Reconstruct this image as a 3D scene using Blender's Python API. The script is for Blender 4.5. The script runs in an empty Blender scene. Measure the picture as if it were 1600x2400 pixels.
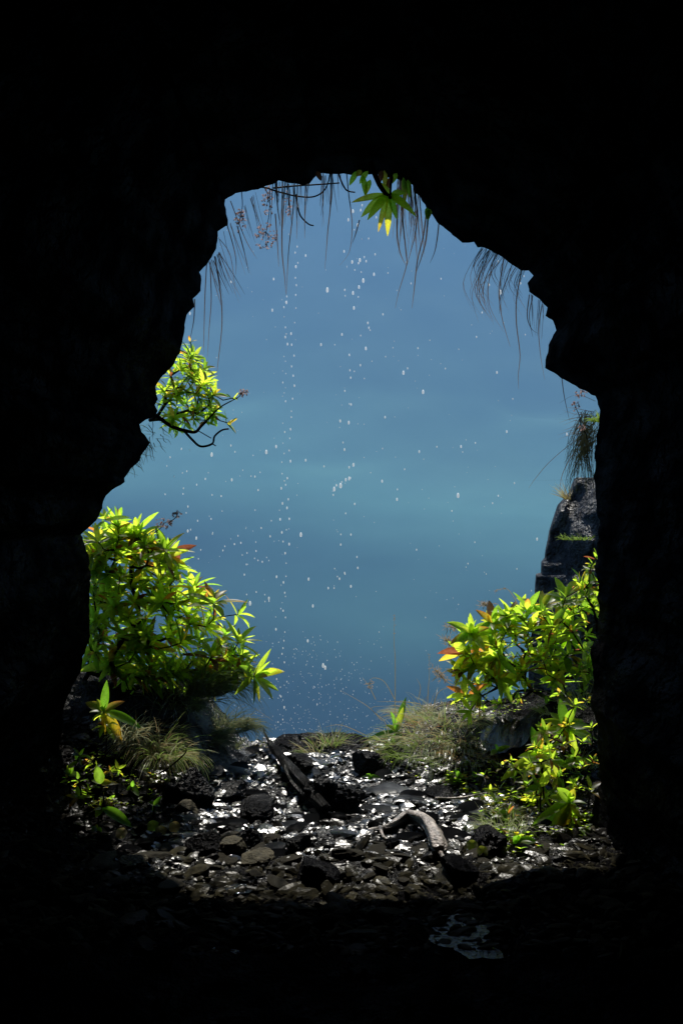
import bpy, math, random
import numpy as np
from mathutils import Vector, Matrix, Quaternion

# ------------------------------------------------------------------ camera, sky, sun, exposure
sc = bpy.context.scene
col = sc.collection
F = 2337.0                       # focal length in photo pixels (photo is 1600 wide)
CAMZ = 1.6
cam_d = bpy.data.cameras.new('camera'); cam = bpy.data.objects.new('camera', cam_d); col.objects.link(cam)
cam.location = (0, 0, CAMZ); cam.rotation_euler = (math.radians(90), 0, 0)
cam_d.sensor_fit = 'HORIZONTAL'; cam_d.sensor_width = 36; cam_d.lens = 36 * F / 1600
cam_d.clip_start = 0.05; cam_d.clip_end = 20000
sc.camera = cam
ELEV, AZ = 62.0, -2.0            # sun ahead of the camera, high, a touch to the left
w = bpy.data.worlds.new('World'); sc.world = w; w.use_nodes = True
wn = w.node_tree.nodes; sky = wn.new('ShaderNodeTexSky'); sky.sky_type = 'NISHITA'; sky.sun_disc = False
sky.sun_elevation = math.radians(ELEV); sky.sun_rotation = math.radians(AZ)
wn['Background'].inputs['Strength'].default_value = 0.06
w.node_tree.links.new(sky.outputs[0], wn['Background'].inputs[0])
sd = bpy.data.lights.new('sun', 'SUN'); sun = bpy.data.objects.new('sun', sd); col.objects.link(sun)
sd.energy = 5.0; sd.angle = math.radians(0.5); sd.color = (1.0, 0.95, 0.86)
e, a = math.radians(ELEV), math.radians(AZ)
sundir = Vector((math.sin(a) * math.cos(e), math.cos(a) * math.cos(e), math.sin(e)))
sun.rotation_euler = (-sundir).to_track_quat('-Z', 'Y').to_euler(); sun.location = (0, 20, 40)
sc.view_settings.view_transform = 'Standard'; sc.view_settings.look = 'None'
sc.view_settings.exposure = 1.5; sc.view_settings.gamma = 1.0
sc.render.engine = 'CYCLES'
sc.cycles.max_bounces = 6; sc.cycles.diffuse_bounces = 4; sc.cycles.glossy_bounces = 2
sc.cycles.transmission_bounces = 4; sc.cycles.volume_bounces = 0; sc.cycles.transparent_max_bounces = 6
sc.cycles.use_denoising = True
sc.cycles.caustics_reflective = False; sc.cycles.caustics_refractive = False

R = random.Random(7)
rng = np.random.default_rng(7)

# ------------------------------------------------------------------ helpers
def P(px, py, Y):
    return Vector(((px - 800) / F * Y, Y, CAMZ + (1200 - py) / F * Y))

def _hash(i, j, k):
    n = (i * 374761393 + j * 668265263 + k * 2147483647 * 3 + 1013904223).astype(np.int64)
    n = (n ^ (n >> 13)) * 1274126177
    n = n & 0x7fffffff
    n = (n ^ (n >> 16)) & 0xffffff
    return n / float(0xffffff)

def noise3(x, y, z):
    x = np.asarray(x, float); y = np.asarray(y, float); z = np.asarray(z, float) + 0 * x
    xi = np.floor(x).astype(np.int64); yi = np.floor(y).astype(np.int64); zi = np.floor(z).astype(np.int64)
    xf = x - xi; yf = y - yi; zf = z - zi
    u = xf * xf * (3 - 2 * xf); v = yf * yf * (3 - 2 * yf); t = zf * zf * (3 - 2 * zf)
    r = 0
    for dx in (0, 1):
        for dy in (0, 1):
            for dz in (0, 1):
                r = r + _hash(xi + dx, yi + dy, zi + dz) * (u if dx else 1 - u) * (v if dy else 1 - v) * (t if dz else 1 - t)
    return r * 2 - 1

def fbm(x, y, z=0.0, o=4):
    s = 0; amp = 1.0; f = 1.0
    for k in range(o):
        s = s + amp * noise3(np.asarray(x) * f + 17.3 * k, np.asarray(y) * f + 5.1 * k, np.asarray(z) * f + 9.7 * k)
        amp *= 0.5; f *= 2.03
    return s

def sstep(a_, b_, x):
    t = np.clip((np.asarray(x, float) - a_) / (b_ - a_), 0, 1)
    return t * t * (3 - 2 * t)

class MB:
    """collects geometry for one mesh object"""
    def __init__(s):
        s.v = []; s.f = []; s.c = []
    def add(s, verts, faces, colr=None):
        n = len(s.v)
        s.v.extend([tuple(q) for q in verts])
        s.f.extend([tuple(i + n for i in f) for f in faces])
        if colr is None: colr = (1, 1, 1)
        if isinstance(colr, list): s.c.extend(colr)
        else: s.c.extend([colr] * len(verts))
    def build(s, name, mat, parent=None, smooth=True, origin=None):
        me = bpy.data.meshes.new(name)
        vs = s.v
        if origin is not None:
            o = Vector(origin); vs = [(q[0] - o.x, q[1] - o.y, q[2] - o.z) for q in s.v]
        me.from_pydata(vs, [], s.f)
        at = me.color_attributes.new('tint', 'FLOAT_COLOR', 'POINT')
        arr = np.ones((len(s.v), 4), dtype=np.float32); arr[:, :3] = np.array(s.c, dtype=np.float32).reshape(-1, 3)
        at.data.foreach_set('color', arr.ravel())
        me.materials.append(mat)
        if smooth: me.polygons.foreach_set('use_smooth', [True] * len(me.polygons))
        me.update()
        ob = bpy.data.objects.new(name, me); col.objects.link(ob)
        if parent is not None: ob.parent = parent
        elif origin is not None: ob.location = origin
        return ob

def tag(o, label=None, cat=None, group=None, kind=None):
    if label: o['label'] = label
    if cat: o['category'] = cat
    if group: o['group'] = group
    if kind: o['kind'] = kind
    return o

def thing(name, label, cat, loc, group=None):
    o = bpy.data.objects.new(name, None); col.objects.link(o); o.location = loc
    o.empty_display_size = 0.1
    return tag(o, label, cat, group)

def tube(mb, pts, r0, r1, sides=5, colr=(1, 1, 1), radii=None):
    n = len(pts); vs = []; fs = []
    up = Vector((0.13, 0.31, 0.94))
    for i, q in enumerate(pts):
        t = (pts[min(i + 1, n - 1)] - pts[max(i - 1, 0)])
        if t.length < 1e-9: t = Vector((0, 0, 1))
        t.normalize(); s_ = t.cross(up)
        if s_.length < 1e-3: s_ = t.cross(Vector((1, 0, 0)))
        s_.normalize(); b = s_.cross(t)
        r = radii[i] if radii else r0 + (r1 - r0) * i / max(n - 1, 1)
        for k in range(sides):
            an = 2 * math.pi * k / sides
            vs.append(q + (s_ * math.cos(an) + b * math.sin(an)) * r)
    for i in range(n - 1):
        for k in range(sides):
            k2 = (k + 1) % sides
            fs.append((i * sides + k, i * sides + k2, (i + 1) * sides + k2, (i + 1) * sides + k))
    fs.append(tuple(range(sides))[::-1]); fs.append(tuple((n - 1) * sides + k for k in range(sides)))
    mb.add(vs, fs, colr)

def spline(pts, n=10):
    """Catmull-Rom through the points"""
    out = []; m = len(pts)
    for i in range(m - 1):
        p0 = pts[max(i - 1, 0)]; p1 = pts[i]; p2 = pts[i + 1]; p3 = pts[min(i + 2, m - 1)]
        for k in range(n):
            t = k / n
            out.append(0.5 * ((2 * p1) + (p2 - p0) * t + (2 * p0 - 5 * p1 + 4 * p2 - p3) * t * t + (3 * p1 - p0 - 3 * p2 + p3) * t ** 3))
    out.append(pts[-1].copy())
    return out

def ribbon(mb, pts, wd, c0, c1, side=None):
    n = len(pts); vs = []; cs = []; fs = []
    for i, q in enumerate(pts):
        t = (pts[min(i + 1, n - 1)] - pts[max(i - 1, 0)]); t.normalize()
        s_ = side if side is not None else t.cross(Vector((0.2, 1, 0.15)))
        if s_.length < 1e-3: s_ = Vector((1, 0, 0))
        s_ = s_.normalized(); f_ = i / (n - 1)
        ww = wd * (1 - f_ ** 2 * 0.85) * 0.5
        vs += [q - s_ * ww, q + s_ * ww]
        c = tuple(c0[k] + (c1[k] - c0[k]) * f_ for k in range(3)); cs += [c, c]
    for i in range(n - 1):
        fs.append((2 * i, 2 * i + 1, 2 * i + 3, 2 * i + 2))
    mb.add(vs, fs, cs)

GREEN = [(0.40, 0.66, 0.03), (0.50, 0.74, 0.035), (0.60, 0.78, 0.04), (0.30, 0.56, 0.025), (0.70, 0.82, 0.05), (0.44, 0.70, 0.03), (0.22, 0.42, 0.02), (0.56, 0.80, 0.04), (0.64, 0.86, 0.05)]
YELL = [(0.72, 0.62, 0.03), (0.80, 0.55, 0.04)]
RED = [(0.55, 0.20, 0.03), (0.22, 0.06, 0.02)]

def leaf(mb, base, d, nrm, L, W, droop, colr, tip=None, nseg=6):
    """lanceolate leaf with a folded midrib; d direction, nrm upper-side normal"""
    d = d.normalized(); s_ = d.cross(nrm)
    if s_.length < 1e-3: s_ = d.cross(Vector((1, 0.2, 0)))
    s_.normalize(); n_ = s_.cross(d).normalized()
    vs = []; cs = []; fs = []
    q = base.copy(); dd = d.copy(); wav = R.uniform(-0.15, 0.15)
    for i in range(nseg + 1):
        t = i / nseg
        wd = W * 0.5 * (math.sin(math.pi * min(t, 1) ** 0.8) ** 0.8 if 0 < t < 1 else 0) + 0.0012
        nn = s_.cross(dd).normalized()
        tw = (s_ + nn * wav * t * 2).normalized()
        vs += [q - tw * wd + nn * wd * 0.32, q.copy(), q + tw * wd + nn * wd * 0.32]
        c = colr
        ce = c
        if tip is not None:
            m = max(0.0, (t - 0.35) / 0.65) ** 1.0
            c = tuple(colr[k] * (1 - m) + tip[k] * m for k in range(3)); m2 = min(1, m * 1.5 + 0.2)
            ce = tuple(colr[k] * (1 - m2) + tip[k] * m2 for k in range(3))
        mid = tuple(min(1, x * 1.15 + 0.02) for x in c)
        cs += [ce, mid, ce]
        q = q + dd * (L / nseg)
        dd = (dd + Vector((0, 0, -1)) * droop / nseg + n_ * 0.0).normalized()
    for i in range(nseg):
        b = 3 * i
        fs += [(b, b + 1, b + 4, b + 3), (b + 1, b + 2, b + 5, b + 4)]
    mb.add(vs, fs, cs)

def leafcol(py=0.06, pr=0.03, gl=GREEN):
    r = R.random(); c = R.choice(gl); k = R.uniform(0.8, 1.15)
    c = tuple(x * k for x in c); tip = None
    if r < py: c = R.choice(YELL); tip = R.choice(RED) if R.random() < 0.4 else None
    elif r < py + pr: c = R.choice(RED)
    elif r < py + pr + 0.07: tip = R.choice(YELL)
    elif r < py + pr + 0.13: tip = R.choice(RED)
    return c, tip

def rosette(mb, q, axis, n, L, W, spread=(35, 85), droop=0.5, py=0.06, pr=0.02, gl=GREEN):
    axis = axis.normalized(); s_ = axis.orthogonal().normalized(); b = axis.cross(s_)
    ph = R.uniform(0, 6.28)
    for i in range(n):
        an = ph + i * 2.39996 + R.uniform(-.25, .25)
        f_ = i / max(n - 1, 1)
        th = math.radians(spread[0] + (spread[1] - spread[0]) * f_ + R.uniform(-10, 10))
        rad = s_ * math.cos(an) + b * math.sin(an)
        d = axis * math.cos(th) + rad * math.sin(th)
        nn = axis * math.sin(th) - rad * math.cos(th)
        l_ = L * R.uniform(0.7, 1.1) * (0.7 + 0.3 * f_)
        c, tip = leafcol(py * (0.5 + f_), pr * (0.4 + f_ * 1.2), gl)
        leaf(mb, q - axis * 0.02 * f_, d, nn, l_, W * R.uniform(0.8, 1.15) * l_ / L, droop * R.uniform(0.4, 1.5), c, tip)

# ------------------------------------------------------------------ materials
def nodes(name):
    m = bpy.data.materials.new(name); m.use_nodes = True; nt = m.node_tree; nt.nodes.clear()
    out = nt.nodes.new('ShaderNodeOutputMaterial')
    return m, nt, out
def nd(nt, t, **kw):
    n = nt.nodes.new(t)
    for k, v in kw.items():
        if k in n.inputs: n.inputs[k].default_value = v
        else: setattr(n, k, v)
    return n

def leaf_mat(name, dif=0.22, trs=1.0, gloss=0.022, rough=0.4, fac=0.84):
    m, nt, out = nodes(name)
    at = nd(nt, 'ShaderNodeAttribute', attribute_name='tint')
    no = nd(nt, 'ShaderNodeTexNoise'); no.inputs['Scale'].default_value = 60; no.inputs['Detail'].default_value = 3
    rm = nd(nt, 'ShaderNodeMapRange'); rm.inputs['From Min'].default_value = 0.3; rm.inputs['From Max'].default_value = 0.7
    rm.inputs['To Min'].default_value = 0.72; rm.inputs['To Max'].default_value = 1.15
    nt.links.new(no.outputs['Fac'], rm.inputs['Value'])
    def scl(k):
        v = nd(nt, 'ShaderNodeVectorMath', operation='SCALE'); v2 = nd(nt, 'ShaderNodeVectorMath', operation='SCALE')
        nt.links.new(at.outputs['Color'], v.inputs[0]); v.inputs['Scale'].default_value = k
        nt.links.new(v.outputs[0], v2.inputs[0]); nt.links.new(rm.outputs[0], v2.inputs['Scale'])
        return v2
    a_ = scl(dif); b_ = scl(trs)
    d = nd(nt, 'ShaderNodeBsdfDiffuse'); t = nd(nt, 'ShaderNodeBsdfTranslucent')
    nt.links.new(a_.outputs[0], d.inputs['Color']); nt.links.new(b_.outputs[0], t.inputs['Color'])
    mx = nd(nt, 'ShaderNodeMixShader'); mx.inputs[0].default_value = fac
    nt.links.new(d.outputs[0], mx.inputs[1]); nt.links.new(t.outputs[0], mx.inputs[2])
    g = nd(nt, 'ShaderNodeBsdfGlossy'); g.inputs['Roughness'].default_value = rough; g.inputs['Color'].default_value = (1, 1, 1, 1)
    m2 = nd(nt, 'ShaderNodeMixShader'); m2.inputs[0].default_value = gloss
    nt.links.new(mx.outputs[0], m2.inputs[1]); nt.links.new(g.outputs[0], m2.inputs[2])
    nt.links.new(m2.outputs[0], out.inputs['Surface'])
    return m

def rock_mat(name, c0, c1, rough=0.4, coat=0.0, bump=0.5, scale=12, dist=0.02, spec=0.5, tint=False, rough2=None, coat_r=0.2, stretch=(1, 1, 1)):
    m, nt, out = nodes(name)
    tc = nd(nt, 'ShaderNodeTexCoord'); mp = nd(nt, 'ShaderNodeMapping'); mp.inputs['Scale'].default_value = stretch
    nt.links.new(tc.outputs['Object'], mp.inputs['Vector'])
    no = nd(nt, 'ShaderNodeTexNoise'); no.inputs['Scale'].default_value = scale; no.inputs['Detail'].default_value = 8; no.inputs['Roughness'].default_value = 0.65
    nt.links.new(mp.outputs[0], no.inputs['Vector'])
    cr = nd(nt, 'ShaderNodeValToRGB'); cr.color_ramp.elements[0].position = 0.35; cr.color_ramp.elements[1].position = 0.7
    cr.color_ramp.elements[0].color = (*c0, 1); cr.color_ramp.elements[1].color = (*c1, 1)
    nt.links.new(no.outputs['Fac'], cr.inputs[0])
    p = nd(nt, 'ShaderNodeBsdfPrincipled')
    if tint:
        at = nd(nt, 'ShaderNodeAttribute', attribute_name='tint')
        mul = nd(nt, 'ShaderNodeVectorMath', operation='MULTIPLY')
        nt.links.new(cr.outputs[0], mul.inputs[0]); nt.links.new(at.outputs['Color'], mul.inputs[1]); nt.links.new(mul.outputs[0], p.inputs['Base Color'])
    else: nt.links.new(cr.outputs[0], p.inputs['Base Color'])
    if rough2 is not None:
        n2 = nd(nt, 'ShaderNodeTexNoise'); n2.inputs['Scale'].default_value = 2.2; n2.inputs['Detail'].default_value = 4
        nt.links.new(tc.outputs['Object'], n2.inputs['Vector'])
        mr = nd(nt, 'ShaderNodeMapRange'); mr.inputs['From Min'].default_value = 0.4; mr.inputs['From Max'].default_value = 0.6
        mr.inputs['To Min'].default_value = rough; mr.inputs['To Max'].default_value = rough2
        nt.links.new(n2.outputs['Fac'], mr.inputs['Value']); nt.links.new(mr.outputs[0], p.inputs['Roughness'])
    else: p.inputs['Roughness'].default_value = rough
    p.inputs['Specular IOR Level'].default_value = spec
    p.inputs['Coat Weight'].default_value = coat; p.inputs['Coat Roughness'].default_value = coat_r
    bn = nd(nt, 'ShaderNodeBump'); bn.inputs['Strength'].default_value = bump; bn.inputs['Distance'].default_value = dist
    nb = nd(nt, 'ShaderNodeTexNoise'); nb.inputs['Scale'].default_value = scale * 3; nb.inputs['Detail'].default_value = 6
    nt.links.new(mp.outputs[0], nb.inputs['Vector'])
    nt.links.new(nb.outputs['Fac'], bn.inputs['Height']); nt.links.new(bn.outputs[0], p.inputs['Normal'])
    nt.links.new(bn.outputs[0], p.inputs['Coat Normal'])
    nt.links.new(p.outputs[0], out.inputs['Surface'])
    return m

def wet_mat(name, c0, c1, gl=0.025, rough=0.3, bump=0.8, scale=20, dist=0.02, tint=False, near=0.15, big=0.0, stretch=(1, 1, 1), side=False):
    """dark stone under a thin, broken film of drip water; the film is wettest at the cave mouth and thins out inside"""
    m, nt, out = nodes(name)
    tc = nd(nt, 'ShaderNodeTexCoord'); mp = nd(nt, 'ShaderNodeMapping'); mp.inputs['Scale'].default_value = stretch
    nt.links.new(tc.outputs['Object'], mp.inputs['Vector'])
    no = nd(nt, 'ShaderNodeTexNoise'); no.inputs['Scale'].default_value = scale; no.inputs['Detail'].default_value = 7; no.inputs['Roughness'].default_value = 0.65
    nt.links.new(mp.outputs[0], no.inputs['Vector'])
    cr = nd(nt, 'ShaderNodeValToRGB'); cr.color_ramp.elements[0].position = 0.35; cr.color_ramp.elements[1].position = 0.7
    cr.color_ramp.elements[0].color = (*c0, 1); cr.color_ramp.elements[1].color = (*c1, 1)
    nt.links.new(no.outputs['Fac'], cr.inputs[0]); csrc = cr.outputs[0]
    if tint:
        at = nd(nt, 'ShaderNodeAttribute', attribute_name='tint'); mul = nd(nt, 'ShaderNodeVectorMath', operation='MULTIPLY')
        nt.links.new(cr.outputs[0], mul.inputs[0]); nt.links.new(at.outputs['Color'], mul.inputs[1]); csrc = mul.outputs[0]
    d = nd(nt, 'ShaderNodeBsdfDiffuse'); nt.links.new(csrc, d.inputs['Color'])
    g = nd(nt, 'ShaderNodeBsdfGlossy'); g.inputs['Roughness'].default_value = rough
    bn = nd(nt, 'ShaderNodeBump'); bn.inputs['Strength'].default_value = bump; bn.inputs['Distance'].default_value = dist
    nb = nd(nt, 'ShaderNodeTexNoise'); nb.inputs['Scale'].default_value = scale * 2.5; nb.inputs['Detail'].default_value = 5
    nt.links.new(mp.outputs[0], nb.inputs['Vector']); nt.links.new(nb.outputs['Fac'], bn.inputs['Height'])
    nt.links.new(bn.outputs[0], d.inputs['Normal']); nt.links.new(bn.outputs[0], g.inputs['Normal'])
    ge = nd(nt, 'ShaderNodeNewGeometry'); sx = nd(nt, 'ShaderNodeSeparateXYZ'); nt.links.new(ge.outputs['Position'], sx.inputs[0])
    mr = nd(nt, 'ShaderNodeMapRange'); mr.inputs['From Min'].default_value = 4.2; mr.inputs['From Max'].default_value = 5.2
    mr.inputs['To Min'].default_value = gl * near; mr.inputs['To Max'].default_value = gl; nt.links.new(sx.outputs['Y'], mr.inputs['Value'])  # gloss lowered towards the inside, so the shaded floor goes black
    n3 = nd(nt, 'ShaderNodeTexNoise'); n3.inputs['Scale'].default_value = 5.0; n3.inputs['Detail'].default_value = 4; nt.links.new(ge.outputs['Position'], n3.inputs['Vector'])
    m3 = nd(nt, 'ShaderNodeMapRange'); m3.inputs['From Min'].default_value = .42; m3.inputs['From Max'].default_value = .66
    m3.inputs['To Min'].default_value = .35; m3.inputs['To Max'].default_value = 1.6 + big; nt.links.new(n3.outputs['Fac'], m3.inputs['Value'])
    ml = nd(nt, 'ShaderNodeMath', operation='MULTIPLY'); nt.links.new(mr.outputs[0], ml.inputs[0]); nt.links.new(m3.outputs[0], ml.inputs[1])
    if side:       # gloss falls off towards both sides of the floor
        ab = nd(nt, 'ShaderNodeMath', operation='ABSOLUTE'); nt.links.new(sx.outputs['X'], ab.inputs[0])
        ms = nd(nt, 'ShaderNodeMapRange'); ms.inputs['From Min'].default_value = .65; ms.inputs['From Max'].default_value = 1.15
        ms.inputs['To Min'].default_value = 1; ms.inputs['To Max'].default_value = .12; nt.links.new(ab.outputs[0], ms.inputs['Value'])
        m5 = nd(nt, 'ShaderNodeMath', operation='MULTIPLY'); nt.links.new(ml.outputs[0], m5.inputs[0]); nt.links.new(ms.outputs[0], m5.inputs[1]); ml = m5
    mx = nd(nt, 'ShaderNodeMixShader'); nt.links.new(ml.outputs[0], mx.inputs[0]); nt.links.new(d.outputs[0], mx.inputs[1]); nt.links.new(g.outputs[0], mx.inputs[2])
    nt.links.new(mx.outputs[0], out.inputs['Surface'])
    return m

M = {}
M['leaf'] = leaf_mat('green_leaf')
M['grass'] = leaf_mat('grass_blade', dif=0.8, trs=0.9, gloss=0.08, rough=0.3, fac=0.45)
M['hang'] = leaf_mat('hanging_blade', dif=0.45, trs=0.5, gloss=0.04, rough=0.3, fac=0.4)
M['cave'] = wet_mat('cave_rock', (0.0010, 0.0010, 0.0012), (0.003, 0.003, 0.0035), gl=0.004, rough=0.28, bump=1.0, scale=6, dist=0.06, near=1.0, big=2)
M['ground'] = wet_mat('wet_black_soil', (0.0015, 0.0015, 0.002), (0.006, 0.0055, 0.005), gl=0.07, rough=0.28, bump=.9, scale=22, dist=0.03, near=.04, big=1.2, side=True)
M['wet'] = wet_mat('wet_basalt', (0.0015, 0.0015, 0.002), (0.007, 0.007, 0.008), gl=0.03, rough=0.3, bump=1.0, scale=22, dist=0.03, near=.25)
M['shard'] = wet_mat('wet_shard', (0.003, 0.003, 0.0035), (0.011, 0.010, 0.008), gl=0.13, rough=0.27, bump=0.4, scale=26, dist=0.007, tint=True, near=.03, big=.6, side=True)
M['film'] = wet_mat('water_filmed_stone', (0.002, 0.002, 0.003), (0.008, 0.008, 0.009), gl=0.2, rough=0.3, bump=0.8, scale=22, dist=0.014, near=.5)
M['dry'] = rock_mat('dry_brown_stone', (0.02, 0.018, 0.011), (0.075, 0.065, 0.042), rough=0.8, bump=1.0, scale=22, dist=0.02, spec=.15)
M['cliffrock'] = wet_mat('cliff_slab_rock', (0.004, 0.005, 0.009), (0.04, 0.05, 0.07), gl=0.07, rough=0.38, bump=1.0, scale=16, dist=0.05)
M['bark'] = wet_mat('dark_bark', (0.004, 0.003, 0.003), (0.012, 0.009, 0.008), gl=0.02, rough=0.3, bump=0.5, scale=60, dist=0.004)
M['wood'] = rock_mat('bleached_wood', (0.012, 0.010, 0.008), (0.58, 0.50, 0.45), rough=0.45, bump=1.0, scale=24, dist=0.02, stretch=(.5, .6, 2), coat=0.25)
M['darkwood'] = wet_mat('dark_wet_wood', (0.002, 0.002, 0.002), (0.009, 0.008, 0.007), gl=0.035, rough=0.3, bump=1.0, scale=26, dist=0.03, stretch=(1.6, .35, 1.6))
M['petal'] = leaf_mat('dried_flower', dif=0.8, trs=0.8, gloss=0.02, fac=0.5)

m, nt, out = nodes('water_drop'); M['drop'] = m
tr = nd(nt, 'ShaderNodeBsdfTransparent'); tl = nd(nt, 'ShaderNodeBsdfTranslucent'); gg = nd(nt, 'ShaderNodeBsdfGlossy')
tl.inputs['Color'].default_value = (.93, .98, 1, 1); gg.inputs['Roughness'].default_value = 0.42
a1 = nd(nt, 'ShaderNodeMixShader'); a1.inputs[0].default_value = 0.5; a2 = nd(nt, 'ShaderNodeMixShader'); a2.inputs[0].default_value = 0.2; gg.inputs['Color'].default_value = (1, 1, 1, 1)
nt.links.new(tr.outputs[0], a1.inputs[1]); nt.links.new(tl.outputs[0], a1.inputs[2]); nt.links.new(a1.outputs[0], a2.inputs[1]); nt.links.new(gg.outputs[0], a2.inputs[2])
nt.links.new(a2.outputs[0], out.inputs['Surface'])

m, nt, out = nodes('puddle_water'); M['water'] = m
p = nd(nt, 'ShaderNodeBsdfPrincipled'); p.inputs['Base Color'].default_value = (0.006, 0.007, 0.008, 1); p.inputs['Roughness'].default_value = 0.09; p.inputs['IOR'].default_value = 1.33
tc = nd(nt, 'ShaderNodeTexCoord'); no = nd(nt, 'ShaderNodeTexNoise'); no.inputs['Scale'].default_value = 45; no.inputs['Detail'].default_value = 5
nt.links.new(tc.outputs['Object'], no.inputs['Vector'])
bn = nd(nt, 'ShaderNodeBump'); bn.inputs['Strength'].default_value = 0.55; bn.inputs['Distance'].default_value = 0.03
nt.links.new(no.outputs['Fac'], bn.inputs['Height']); nt.links.new(bn.outputs[0], p.inputs['Normal']); nt.links.new(p.outputs[0], out.inputs['Surface'])

m, nt, out = nodes('far_slope'); M['hill'] = m
tc = nd(nt, 'ShaderNodeTexCoord'); mp = nd(nt, 'ShaderNodeMapping'); nt.links.new(tc.outputs['Object'], mp.inputs[0])
no = nd(nt, 'ShaderNodeTexNoise'); no.inputs['Scale'].default_value = 0.006; no.inputs['Detail'].default_value = 7; no.inputs['Roughness'].default_value = .6
nt.links.new(mp.outputs[0], no.inputs['Vector'])
cr = nd(nt, 'ShaderNodeValToRGB'); cr.color_ramp.elements[0].position = .38; cr.color_ramp.elements[1].position = .62
cr.color_ramp.elements[0].color = (.035, .073, .068, 1); cr.color_ramp.elements[1].color = (.043, .086, .078, 1)
nt.links.new(no.outputs['Fac'], cr.inputs[0])
sz = nd(nt, 'ShaderNodeSeparateXYZ'); nt.links.new(tc.outputs['Object'], sz.inputs[0])       # pale haze glow painted into the slope colour: dark low, bright band, greyer above
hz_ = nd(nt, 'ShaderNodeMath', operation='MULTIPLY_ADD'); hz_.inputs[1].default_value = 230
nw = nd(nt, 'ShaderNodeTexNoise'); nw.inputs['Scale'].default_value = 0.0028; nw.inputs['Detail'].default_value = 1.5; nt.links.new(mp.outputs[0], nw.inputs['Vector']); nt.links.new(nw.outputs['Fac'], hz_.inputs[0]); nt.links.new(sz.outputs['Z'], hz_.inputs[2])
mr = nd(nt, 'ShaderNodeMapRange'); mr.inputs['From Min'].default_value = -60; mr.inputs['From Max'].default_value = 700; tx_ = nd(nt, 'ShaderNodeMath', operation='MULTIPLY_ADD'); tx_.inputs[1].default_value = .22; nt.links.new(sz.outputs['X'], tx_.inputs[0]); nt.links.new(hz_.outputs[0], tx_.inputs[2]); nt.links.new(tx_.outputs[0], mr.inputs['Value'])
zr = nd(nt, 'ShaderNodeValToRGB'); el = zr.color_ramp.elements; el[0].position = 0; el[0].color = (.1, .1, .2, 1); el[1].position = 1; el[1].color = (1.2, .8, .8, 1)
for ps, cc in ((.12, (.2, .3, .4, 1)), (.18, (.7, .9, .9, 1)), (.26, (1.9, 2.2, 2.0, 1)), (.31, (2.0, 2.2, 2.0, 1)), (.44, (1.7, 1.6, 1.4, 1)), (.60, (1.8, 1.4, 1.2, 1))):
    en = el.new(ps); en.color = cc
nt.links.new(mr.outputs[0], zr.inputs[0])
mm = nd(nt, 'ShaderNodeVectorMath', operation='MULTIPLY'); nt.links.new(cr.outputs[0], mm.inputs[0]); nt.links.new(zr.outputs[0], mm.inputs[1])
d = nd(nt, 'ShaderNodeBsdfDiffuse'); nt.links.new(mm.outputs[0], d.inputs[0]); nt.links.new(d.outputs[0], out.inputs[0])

# ------------------------------------------------------------------ far mountainside across the valley
def grid_mesh(name, xs, ys, Z, mat, kind='structure', label=None, tint=None, smooth=True):
    nx, ny = len(xs), len(ys)
    X, Yg = np.meshgrid(xs, ys)
    co = np.stack([X, Yg, Z], -1).reshape(-1, 3)
    i = np.arange(nx * ny).reshape(ny, nx)
    q = np.stack([i[:-1, :-1], i[:-1, 1:], i[1:, 1:], i[1:, :-1]], -1).reshape(-1, 4)
    me = bpy.data.meshes.new(name); me.from_pydata(co.tolist(), [], q.tolist())
    me.materials.append(mat)
    if smooth: me.polygons.foreach_set('use_smooth', [True] * len(me.polygons))
    me.update()
    ob = bpy.data.objects.new(name, me); col.objects.link(ob); ob['kind'] = kind
    if label: ob['label'] = label
    return ob

xs = np.linspace(-1500, 1500, 150); ys = np.concatenate([np.linspace(8.3, 400, 30), np.linspace(420, 1950, 150)])
X, Yg = np.meshgrid(xs, ys)
prof = np.interp(Yg, [8.3, 12, 60, 300, 430, 650, 850, 1000, 1120, 1250, 1400, 1500, 1700, 1950],
                 [-4, -20, -70, -125, -108, -60, -5, 45, 120, 260, 480, 640, 700, 650])
Z = prof + fbm(X / 260, Yg / 260, 3.0, 5) * (7 + 27 * sstep(950, 1250, Yg)) * sstep(100, 600, Yg) + fbm(X / 40, Yg / 40, 1.0, 3) * 2 * sstep(60, 500, Yg) + 0.01 * X * sstep(400, 1500, Yg)
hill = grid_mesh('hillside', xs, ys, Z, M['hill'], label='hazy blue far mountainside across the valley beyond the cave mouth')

# ------------------------------------------------------------------ cave floor, banks and the lip where it drops away
def ground_h(x, y):
    x = np.asarray(x, float); y = np.asarray(y, float)
    lb = 0.42 * sstep(-0.60, -1.05, x) * sstep(5.0, 6.3, y) + 0.10 * sstep(-1.1, -1.8, x)
    rb = 0.26 * sstep(0.12, 0.75, x) * sstep(5.55, 6.55, y) + 0.10 * sstep(1.0, 1.7, x) * sstep(4.4, 5.4, y)
    n = 0.035 * fbm(x * 2.2, y * 2.2, 0.3, 4)
    r = 1 - np.abs(noise3(x * 9 + 3 * noise3(x * 3, y * 3, 5), y * 13, 2.0)); r2 = 1 - np.abs(noise3(x * 23, y * 31, 4.0))
    n = n + 0.035 * (r - 0.6) + 0.014 * (r2 - 0.6) + 0.006 * noise3(x * 70, y * 80, 1)
    z = lb + rb + n
    lip = 7.0 + 0.12 * fbm(x * 1.5, x * 0 + 2.0, 1.0, 3)
    dz = np.maximum(y - lip, 0)
    return z - dz * 2.6 - sstep(0, .3, dz) * 0.12
gx = np.unique(np.concatenate([np.arange(-4.6, -2.4, 0.08), np.arange(-2.4, 2.4, 0.0165), np.arange(2.4, 4.6, 0.08)]))
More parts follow.
